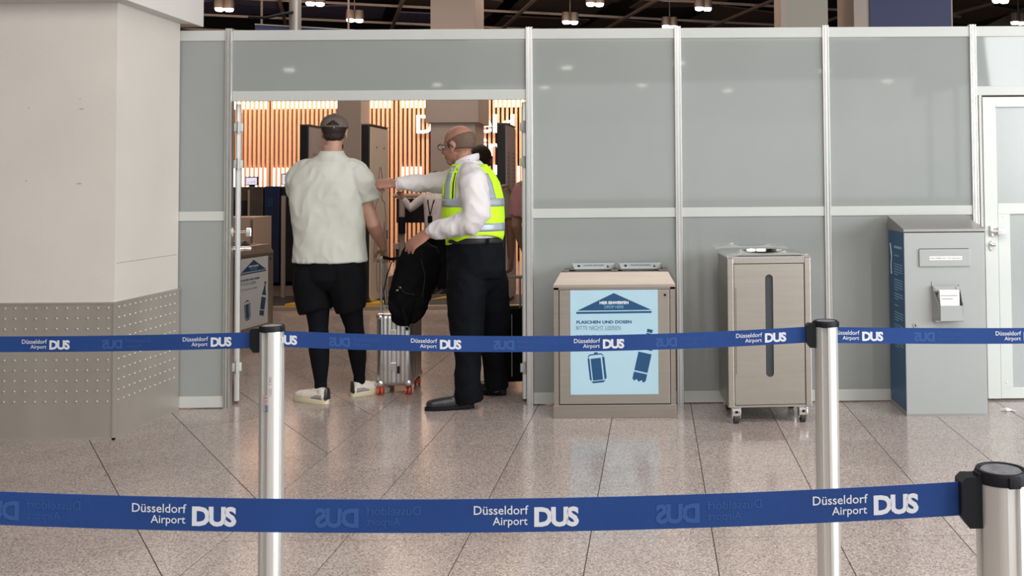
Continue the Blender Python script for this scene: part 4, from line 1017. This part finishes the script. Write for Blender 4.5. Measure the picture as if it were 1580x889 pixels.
# ---------------------------------------------------------------- staff member in the yellow vest
p2 = thing('person', 'bald staff member with glasses and yellow safety vest pointing left', 'person', (-1.2, 6.42, 0))
bd = MB()
hm = head(bd, (-1.292, 6.42, 1.722), R(158), 1.09, .06)
bd.tube([(-1.265, 6.42, 1.66), (-1.235, 6.42, 1.58), (-1.21, 6.42, 1.50)], [.062, .068, .10], 20)
bd.loft([(-1.19, 6.42, .98, .12, .14), (-1.19, 6.42, 1.1, .15, .18), (-1.20, 6.42, 1.4, .15, .18), (-1.20, 6.42, 1.52, .11, .16), (-1.21, 6.42, 1.6, .07, .08)], 28)
fs_ = Vector((-1.31, 6.57, 1.50)); fe = Vector((-1.53, 6.60, 1.485)); fwr = Vector((-1.740, 6.52, 1.478))
bd.tube([fs_, fs_.lerp(fe, .5), fe, fe.lerp(fwr, .4), fwr], [.055, .05, .044, .042, (.026, .031)], 16, cap='round')
hand(bd, fwr, (-1, -.10, .0), (-.1, .7, -.7), (-.2, -.6, .8), (48, 72, 50), 1.12)
ns = Vector((-1.165, 6.25, 1.52)); ne = Vector((-1.145, 6.215, 1.265)); nw = Vector((-1.435, 6.235, 1.160))
bd.tube([ns, ns.lerp(ne, .5), ne, ne.lerp(nw, .4), nw], [.058, .052, .047, .044, (.026, .032)], 16, cap='round')
hand(bd, nw+Vector((-.012, 0, -.004)), (-.80, .0, -.50), (.1, .75, -.65), (-.5, .3, .8), (8, 20, 16), 1.2, .26, (.75, .5, .35))
for a, b, c in (((-1.21, 6.34, .9), (-1.235, 6.37, .52), (-1.235, 6.42, .10)), ((-1.15, 6.52, .9), (-1.10, 6.68, .52), (-1.11, 6.80, .10))):
    a, b, c = Vector(a), Vector(b), Vector(c); bd.tube([a, b, c, c+Vector((0, 0, -.04))], [.06, .05, .036, .036], 14, cap='round')
bd.cloth('body', M['skin_ruddy'], p2, .0062, 2)
eyes(p2, hm)
h = MB(); NR, NC = 9, 40; vs = []; fs = []          # close-cropped hair round the sides and back
for i in range(NR+1):
    for k in range(NC+1):
        th = R(62)+(2*PI-R(124))*k/NC; p0 = R(60)+R(36)*((1+math.cos(th))/1.47)**1.3+R(3)*noise.noise(Vector((k*.9, 0, 0))); ph = p0+(R(126)-p0)*i/NR
        ph = min(ph, R(142)); vs.append((-.012+.1002*math.sin(ph)*math.cos(th), .0782*math.sin(ph)*math.sin(th), .035+.0912*math.cos(ph)))
for i in range(NR):
    for k in range(NC): fs.append((i*(NC+1)+k, i*(NC+1)+k+1, (i+1)*(NC+1)+k+1, (i+1)*(NC+1)+k))
h.add(vs, fs); h.xf(hm); hh = h.build('hair', M['hair_grey'], p2, world=True, ang=80)
sd = hh.modifiers.new('thick', 'SOLIDIFY'); sd.thickness = .0008; sd.offset = 1
g = MB()
for sy in (-1, 1):
    g.tube([(.106+.002*math.cos(a), sy*(.033+.024*math.cos(a)), .002+.019*math.sin(a)) for a in [k*PI/8 for k in range(17)]], .0026, 6)
    g.tube([(.104, sy*.057, .010), (.08, sy*.076, .012), (.0, sy*.086, .008), (-.02, sy*.087, -.012)], .0028, 6)
g.tube([(.107, -.010, .006), (.110, 0, .010), (.107, .010, .006)], .0025, 6)
g.xf(hm); gg = g.build('glasses', M['glass_dark'], p2, world=True)
g = MB()
for sy in (-1, 1): g.tube([(.1055, sy*.033, .002), (.107, sy*.033, .002)], [(.018, .023)]*2, 20, ref=(0, 0, 1))
g.xf(hm); g.build('lens', M['lens'], gg, world=True)
# white shirt: torso, both sleeves and cuffs
RG = [(-1.183, 6.42, 1.105, .166, .178), (-1.183, 6.42, 1.14, .176, .188), (-1.192, 6.42, 1.25, .184, .192), (-1.198, 6.42, 1.38, .180, .195), (-1.205, 6.42, 1.48, .160, .190), (-1.210, 6.42, 1.545, .130, .165), (-1.218, 6.42, 1.595, .095, .115), (-1.230, 6.42, 1.625, .074, .078)]
sl = MB(); sl.loft(RG, 44)
sl.tube([(-1.22, 6.56, 1.51), (-1.33, 6.59, 1.505), (-1.45, 6.60, 1.482), (-1.56, 6.595, 1.480), (-1.65, 6.555, 1.482), (-1.722, 6.528, 1.480)], [.082, (.078, .08), (.070, .072), (.062, .062), (.050, .052), (.037, .040)], 22)
sl.tube([(-1.19, 6.30, 1.545), (-1.16, 6.255, 1.49), (-1.145, 6.22, 1.38), (-1.135, 6.205, 1.28), (-1.185, 6.205, 1.225), (-1.29, 6.215, 1.200), (-1.37, 6.23, 1.182), (-1.418, 6.235, 1.168)], [.07, .092, .098, .092, .082, .066, .054, .048], 24, cap='round')
shirt = sl.cloth('shirt', M['shirt'], p2, .0068, 3, .022, 21, (9, 9, 6))
q = MB(); q.tube([(-1.236+.077*math.cos(a), 6.42+.078*math.sin(a), 1.628+.026*math.cos(a)) for a in [k*PI/14 for k in range(29)]], [(.022, .005)]*29, 10, ref=(0, 0, 1)); q.build('collar', M['shirt'], shirt, world=True)
for c, d in ((fwr+Vector((.022, .006, 0)), (-1, -.15, 0)), (nw+Vector((.018, 0, .006)), (-.94, .05, -.34))):
    d = Vector(d).normalized(); MB().tube([c-d*.035, c+d*.012], [(.046, .040), (.043, .037)], 20, cap=False).build('cuff', M['shirt'], shirt, world=True)
# vest as a shell over the shirt
def prof(z, off):
    rg = RG
    z_ = min(max(z, rg[0][2]), rg[-1][2])
    for a, b in zip(rg, rg[1:]):
        if z_ <= b[2]:
            f = (z_-a[2])/(b[2]-a[2]); break
    g = [a[i]+(b[i]-a[i])*f for i in range(5)]; return g[0], g[1], g[3]+off, g[4]+off
def vpatch(th0, th1, z0, z1, off, nt=24, nz=16):
    vs = []; fs = []
    for j in range(nz+1):
        for i in range(nt+1):
            th = R(th0+(th1-th0)*i/nt); a = z0(math.degrees(th)) if callable(z0) else z0; b = z1(math.degrees(th)) if callable(z1) else z1
            z = a+(b-a)*j/nz; cx, cy, rx, ry = prof(z, off+.004*math.sin(th*5+z*9)); vs.append((cx+rx*math.cos(th), cy+ry*math.sin(th), z))
    for j in range(nz):
        for i in range(nt): a = j*(nt+1)+i; fs.append((a, a+1, a+nt+2, a+nt+1))
    return MB().add(vs, fs)
def thick(o, t=.003):
    s = o.modifiers.new('thick', 'SOLIDIFY'); s.thickness = t; s.offset = 1; return o
def hem(th):          # raised at the near hip, lower front and back
    return 1.088+.055*max(0, math.cos(R(th-295)))**2-.012*max(0, math.cos(R(th-190)))
OFF = .017
v = vpatch(0, 360, hem, 1.36, OFF, 64, 12); vest = thick(v.build('vest', M['vest'], p2, world=True, ang=80))
for a, b in ((112, 246), (-62, 58)):   # front and back panels over the shoulders, armholes between
    f = vpatch(a, b, 1.36, lambda th: 1.60, OFF, 28, 14); thick(f.build('vest_panel', M['vest'], vest, world=True, ang=80))
for z0, z1 in ((1.165, 1.218), (1.325, 1.378)):
    thick(vpatch(0, 360, z0, z1, OFF+.004, 64, 3).build('reflective_band', M['reflective'], vest, world=True, ang=80), .0015)
for a, b in ((214, 236), (126, 146), (-50, -30), (30, 50)):
    thick(vpatch(a, b, 1.37, 1.59, OFF+.004, 5, 12).build('reflective_band', M['reflective'], vest, world=True, ang=80), .0015)
for a in (243, 112, -60, 58): thick(vpatch(a-1.5, a+1.5, 1.36, 1.60, OFF+.004, 2, 12).build('vest_piping', M['black_cloth'], vest, world=True, ang=80), .002)
thick(vpatch(196, 214, 1.385, 1.49, OFF+.005, 6, 4).build('vest_pocket', M['vest'], vest, world=True, ang=80), .004)
q = MB(); q.tube([(-1.28, 6.37, 1.615), (-1.31, 6.36, 1.58), (-1.345, 6.36, 1.50), (-1.372, 6.38, 1.44)], .006, 8); q.tube([(-1.17, 6.36, 1.60), (-1.21, 6.345, 1.628), (-1.28, 6.37, 1.615)], .006, 8); q.build('lanyard', M['black_cloth'], vest, world=True)
# trousers, belt, shoes
tr = MB()
tr.loft([(-1.183, 6.42, 1.120, .172, .184), (-1.180, 6.42, 1.02, .182, .190), (-1.178, 6.43, .92, .184, .19, 0, 2.2), (-1.185, 6.43, .86, .17, .17, 0, 2.2)], 36)
tr.tube([(-1.21, 6.36, .92), (-1.228, 6.36, .80), (-1.232, 6.37, .66), (-1.228, 6.385, .53), (-1.225, 6.40, .32), (-1.230, 6.42, .18), (-1.228, 6.42, .105), (-1.222, 6.425, .050)], [(.135, .12), (.135, .12), (.12, .11), (.108, .10), (.082, .085), (.083, .083), (.090, .085), (.088, .075)], 24, ref=(1, 0, 0))
tr.tube([(-1.14, 6.52, .92), (-1.12, 6.56, .80), (-1.10, 6.62, .66), (-1.09, 6.68, .53), (-1.12, 6.76, .32), (-1.120, 6.80, .18), (-1.110, 6.81, .105), (-1.10, 6.815, .05)], [(.13, .12), (.13, .12), (.115, .11), (.10, .10), (.08, .085), (.075, .08), (.078, .08), (.075, .075)], 24, ref=(1, 0, 0))
tr.ell((-1.17, 6.46, .86), (.15, .15, .13))
tr.cloth('trousers', M['navy_cloth'], p2, .008, 3, .014, 33, (7, 7, 7))
q = MB(); q.tube([(-1.183+.181*math.cos(a), 6.42+.193*math.sin(a), 1.105) for a in [k*PI/24 for k in range(49)]], [(.018, .005)]*49, 10, ref=(0, 0, 1)); bl = q.build('waist_belt', M['belt_leather'], p2, world=True)
MB().box(-1.07, -1.062, 6.235, 6.262, 1.088, 1.122).build('belt_loop', M['navy_cloth'], bl, smooth=False, world=True)
shoe(p2, (-1.195, 6.455), R(193), .32, 'leather'); shoe(p2, (-1.045, 6.83), R(160), .31, 'leather')

# ---------------------------------------------------------------- people further in
def figure(label, x, y, yaw, H_, top, bottom, skin, hair, armL, armR, long_sleeve=False, vox=.011, build_=1.0, hair_long=False):
    """standing adult; yaw = facing direction; arm = (elbow, wrist) offsets from the shoulder in the body frame (+x forward, +y left)"""
    p = thing('person', label, 'person', (x, y, 0)); k = H_/1.78
    m = Matrix.Translation((x, y, 0))@Matrix.Rotation(yaw, 4, 'Z')@Matrix.Scale(k, 4)
    def X(mb, *a, **kw): mb.xf(m); return mb.cloth(*a, **kw)
    b = MB(); hb = MB(); head(hb, (0, 0, 1.66), 0); b.add(hb.v, hb.f)
    b.loft([(0, 0, .85, .09, .13), (0, 0, 1.1, .10, .14), (0, 0, 1.35, .10, .16), (-.01, 0, 1.47, .07, .12)], 20)
    S = {}
    for s, (e, w_) in ((1, armL), (-1, armR)):
        a = Vector((-.01, s*.185*build_, 1.43)); e = a+Vector(e); w_ = a+Vector(w_); S[s] = (a, e, w_)
        b.tube([a, a.lerp(e, .5), e, e.lerp(w_, .5), w_], [.052, .047, .040, .036, .025], 12, cap='round')
        hand(b, w_, (w_-e), (.3, -s*.6, -.6), (.7, 0, .5), (25, 35, 25))
        b.tube([(0, s*.09, .88), (.0, s*.09, .48), (-.02, s*.095, .10), (-.02, s*.095, .05)], [.08, .055, .035, .035], 12, cap='round')
    bo = X(b, 'body', skin, p, vox*.8, 2)
    m3 = m@Matrix.Translation((0, 0, 1.66)); eyes(p, m3)
    h = MB(); h.ell((-.022, 0, .045), (.103, .086, .092), n=20, m=12); h.ell((-.05, 0, -.02), (.065, .076, .06))
    if hair_long: h.ell((-.07, 0, -.08), (.05, .07, .09))
    h.xf(m3); h.cloth('hair', hair, p, .007, 1, .004, 5, (50, 50, 50))
    t = MB(); bb = build_
    t.loft([(0, 0, .95, .13*bb, .17*bb), (0, 0, 1.1, .135*bb, .172*bb), (0, 0, 1.3, .135*bb, .188*bb), (0, 0, 1.40, .12, .192*bb), (-.005, 0, 1.46, .09, .14), (-.01, 0, 1.50, .068, .075)], 30)
    for s in (1, -1):
        a, e, w_ = S[s]
        if long_sleeve: t.tube([a+Vector((0, -s*.03, 0)), a.lerp(e, .5), e, e.lerp(w_, .5), e.lerp(w_, .92)], [.072, .066, .058, .05, .040], 16, cap=True)
        else: t.tube([a+Vector((0, -s*.03, 0)), a.lerp(e, .35), a.lerp(e, .75)], [.072, .072, .066], 16)
    X(t, 'shirt', top, p, vox=vox, smooth_it=2, fold=.016, seed=H_*7)
    r = MB(); r.loft([(0, 0, 1.0, .12*bb, .16*bb), (0, 0, .88, .13*bb, .175*bb), (0, 0, .80, .12, .165)], 26)
    for s in (1, -1): r.tube([(0, s*.09, .88), (0, s*.09, .50), (-.02, s*.095, .10)], [.098, .078, .062], 18)
    X(r, 'trousers', bottom, p, vox=vox, smooth_it=2, fold=.01, seed=H_*3)
    for s in (1, -1):
        q = m@Vector((-.09, s*.095, 0)); shoe(p, (q.x, q.y), yaw+s*.15, .28*k, 'tan' if skin is M['skin_dark'] and s > 0 else 'leather')
    return p, m
figure('brown-haired person in beige t-shirt standing directly behind the staff member', -1.36, 7.62, R(97), 1.77, M['tee_beige'], M['navy_cloth'], M['skin_dark'], M['hair_brown'], ((.05, .03, -.28), (.25, -.05, -.30)), ((-.01, -.05, -.28), (.03, -.05, -.53)))
figure('person in a pink top half hidden by the right door edge', -.80, 7.32, R(80), 1.80, M['pink'], M['navy_cloth'], M['skin'], M['hair_brown'], ((.02, .05, -.28), (.16, .03, -.48)), ((.02, -.06, -.28), (.16, -.05, -.48)), build_=1.08)
pp, mm = figure('colleague with white shirt and dark lanyard at the conveyor, under the pointing arm', -2.95, 13.14, R(-112), 1.66, M['shirt'], M['navy_cloth'], M['skin'], M['hair_brown'], ((.10, .12, -.25), (.25, .04, -.45)), ((.10, -.20, -.18), (.20, -.25, -.02)), long_sleeve=True, vox=.012)
q = MB(); q.tube([(.04, .06, 1.47), (.125, .05, 1.36), (.145, .0, 1.16), (.125, -.05, 1.36), (.04, -.06, 1.47)], .010, 8); q.box(.138, .150, -.035, .035, 1.05, 1.15); q.xf(mm); q.build('lanyard', M['black_cloth'], pp, world=True)

# ---------------------------------------------------------------- luggage
cs = thing('suitcase', 'silver ribbed aluminium cabin suitcase with orange wheels, handle raised', 'suitcase', (-1.845, 7.06, 0), R(3))
def ring(hx, hy, r_, n=176, groove=0.):
    out = []
    per = 4*(hx-r_)+4*(hy-r_)+2*PI*r_
    for i in range(n):
        s = per*i/n; segs = [2*(hy-r_), PI*r_/2, 2*(hx-r_), PI*r_/2]*2; j = 0
        while s > segs[j]: s -= segs[j]; j += 1
        c = [(hx-r_, hy-r_), (-(hx-r_), hy-r_), (-(hx-r_), -(hy-r_)), (hx-r_, -(hy-r_))]
        if j % 2 == 0:
            d = [(0, 1), (-1, 0), (0, -1), (1, 0)][j//2]; st = [(hx, -(hy-r_)), (hx-r_, hy), (-hx, hy-r_), (-(hx-r_), -hy)][j//2]; p = (st[0]+d[0]*s, st[1]+d[1]*s); nn = [(1, 0), (0, 1), (-1, 0), (0, -1)][j//2]
            g = -groove*max(0, math.cos(2*PI*s/.030))
        else:
            a = (j//2)*PI/2+s/r_; cc = c[j//2]; nn = (math.cos(a), math.sin(a)); p = (cc[0]+nn[0]*r_, cc[1]+nn[1]*r_); g = 0
        out.append((p[0]+nn[0]*g, p[1]+nn[1]*g))
    return out
hx, hy = .126, .20; lv = []
for z, k, g in ((.058, -.040, 0), (.062, -.020, 0), (.078, -.006, 0), (.098, 0, .0045), (.53, 0, .0045), (.550, -.006, 0), (.562, -.020, 0), (.567, -.045, 0)): lv += [(x, y, z) for x, y in ring(hx+k, hy+k, .045 if k > -.03 else .02, 176, g)]
b = MB(); n = 176; b.add(lv, [tuple(range(n-1, -1, -1)), tuple(range(7*n, 8*n))]+[(i*n+k, i*n+(k+1) % n, (i+1)*n+(k+1) % n, (i+1)*n+k) for i in range(7) for k in range(n)])
b.build('shell', M['alu_case'], cs, ang=60)
q = MB()      # closing frame running round the narrow sides
for s in (-1, 1): q.box(-.011, .011, s*(hy+.001)-.004, s*(hy+.001)+.004, .09, .54, .002)
q.box(-.011, .011, -hy+.03, hy-.03, .563, .570, .002); q.build('closing_frame', M['alu'], cs, smooth=False)
for z in (.20, .43): MB().box(-.022, .018, -hy-.012, -hy-.002, z-.028, z+.028, .003).build('latch', M['chrome'], cs, smooth=False)
q = MB(); q.box(-.080, -.062, -hy-.006, -hy-.001, .175, .215, .001); q.build('corner_plate', M['greybox_lid'], cs, smooth=False)
q = MB(); q.box(.024, .040, -hy-.006, -hy-.001, .15, .20, .001); q.build('badge', M['black_plastic'], cs, smooth=False)
for sx in (-1, 1):
    for sy in (-1, 1):
        for z, r_ in ((.082, .030), (.545, .026)): MB().ell((sx*(hx-.028), sy*(hy-.028), z), (.034, .034, r_)).build('corner_guard', M['alu'], cs)
for sx in (-1, 1):
    for sy in (-1, 1):
        x, y = sx*(hx-.030), sy*(hy-.035); f = MB(); f.box(x-.018, x+.018, y-.016, y+.016, .036, .062, .004); ff = f.build('caster_fork', M['orange'] if (sx < 0 and sy < 0) else M['black_plastic'], cs)
        for d in (-.013, .013): MB().tube([(x+d-.008, y-.01, .026), (x+d+.008, y-.01, .026)], .026, 20).build('wheel', M['orange'], ff)
q = MB()
for y in (-.085, .055):
    q.tube([(-hx+.012, y, .54), (-hx+.012, y, .76)], .0095, 12); q.tube([(-hx+.012, y, .74), (-hx+.012, y, .950)], .0072, 12)
q.build('handle_tubes', M['alu'], cs)
MB().box(-hx-.004, -hx+.028, -.105, .075, .938, .966, .009).build('handle_grip', M['greybox'], cs)
MB().tube([(.0, -.07, .567), (.0, -.06, .588), (.0, .06, .588), (.0, .07, .567)], .009, 8).build('top_handle', M['black_plastic'], cs)

# black bag hanging from the handle over the case
bg = thing('black_bag', 'black backpack hanging from the suitcase handle', 'bag', (-1.68, 6.88, .50))
b = MB()
Yb = 6.80
b.tube([(-1.637, 6.800, 0.975), (-1.664, 6.800, 0.863), (-1.700, 6.800, 0.728), (-1.736, 6.800, 0.620), (-1.754, 6.800, 0.562)], [(.130, .085), (.145, .10), (.145, .105), (.125, .09), (.085, .06)], 24, ref=(1, 0, 0), cap='round')
b.tube([(-1.551, 6.820, 0.986), (-1.551, 6.820, 0.883), (-1.574, 6.820, 0.770)], [(.050, .06), (.055, .07), (.045, .06)], 16, ref=(1, 0, 0), cap='round')
b.tube([(-1.609, 6.720, 0.647), (-1.631, 6.720, 0.576), (-1.653, 6.720, 0.541)], [(.045, .05), (.04, .04), (.02, .02)], 14, cap='round')
b.tube([(-1.819, 6.740, 0.646), (-1.810, 6.740, 0.602), (-1.748, 6.740, 0.575)], [.03, .03, .03], 14, cap='round')
bag = b.cloth('bag_body', M['black_cloth'], bg, .008, 3, .016, 12, (9, 9, 9))
q = MB(); q.tube([(-1.596, 6.760, 1.018), (-1.708, 6.760, 0.992), (-1.800, 6.800, 0.963), (-1.836, 6.800, 0.931), (-1.862, 6.780, 0.843), (-1.879, 6.760, 0.734), (-1.864, 6.740, 0.647)], [(.012, .003)]*7, 8, ref=(0, 1, 0)); q.tube([(-1.944, 6.960, 0.957), (-1.863, 6.900, 0.947), (-1.756, 6.860, 0.962), (-1.628, 6.800, 0.988)], [(.011, .005)]*4, 8); q.build('shoulder_strap', M['black_cloth'], bag, world=True)
q = MB(); q.tube([(-1.723, 6.680, 0.618), (-1.706, 6.700, 0.540), (-1.702, 6.720, 0.484)], [.016, .018, .014], 10, cap='round'); q.build('dangling_pouch', M['black_cloth'], bag, world=True)
q = MB(); q.tube([(p[0]+.012*math.cos(a), p[1], p[2]+.014*math.sin(a)) for p in ((-1.699, 6.690, 0.488),) for a in [k*PI/6 for k in range(13)]], .0035, 6); q.build('metal_ring', M['chrome'], bag, world=True)
q = MB()
for p in ((-1.763, 6.680, 0.750), (-1.746, 6.680, 0.768)): q.ell(p, (.010, .006, .007))
q.build('buckle', M['greybox_lid'], bag, world=True)
q = MB(); q.tube([(-1.765, 6.670, 0.787), (-1.705, 6.660, 0.734), (-1.641, 6.670, 0.719)], .003, 6); q.tube([(-1.602, 6.690, 0.960), (-1.575, 6.690, 0.849), (-1.593, 6.690, 0.695)], .003, 6); q.build('zip', M['leather'], bag, world=True)

sc2 = thing('suitcase', 'black suitcase with raised metal handle standing behind the staff member\'s legs', 'suitcase', (-1.04, 7.09, 0), R(8))
b = MB(); b.box(-.15, .15, -.10, .10, .055, .58, .03); b.build('shell', M['black_cloth'], sc2)
q = MB()
for x in (-.09, .06): q.tube([(x, -.05, .56), (x, -.05, .80)], .007, 10)
q.box(-.11, .08, -.066, -.036, .79, .81, .006); q.build('handle', M['scanner_grey'], sc2)
q = MB()
for x in (-.10, 0, .09): q.box(x-.003, x+.003, -.106, -.098, .10, .54)
q.build('ribs', M['scanner_grey'], sc2, smooth=False)
for x in (-.12, .12):
    for y in (-.07, .07): MB().tube([(x-.014, y, .028), (x+.014, y, .028)], .028, 16).build('wheel', M['rubber'], sc2)
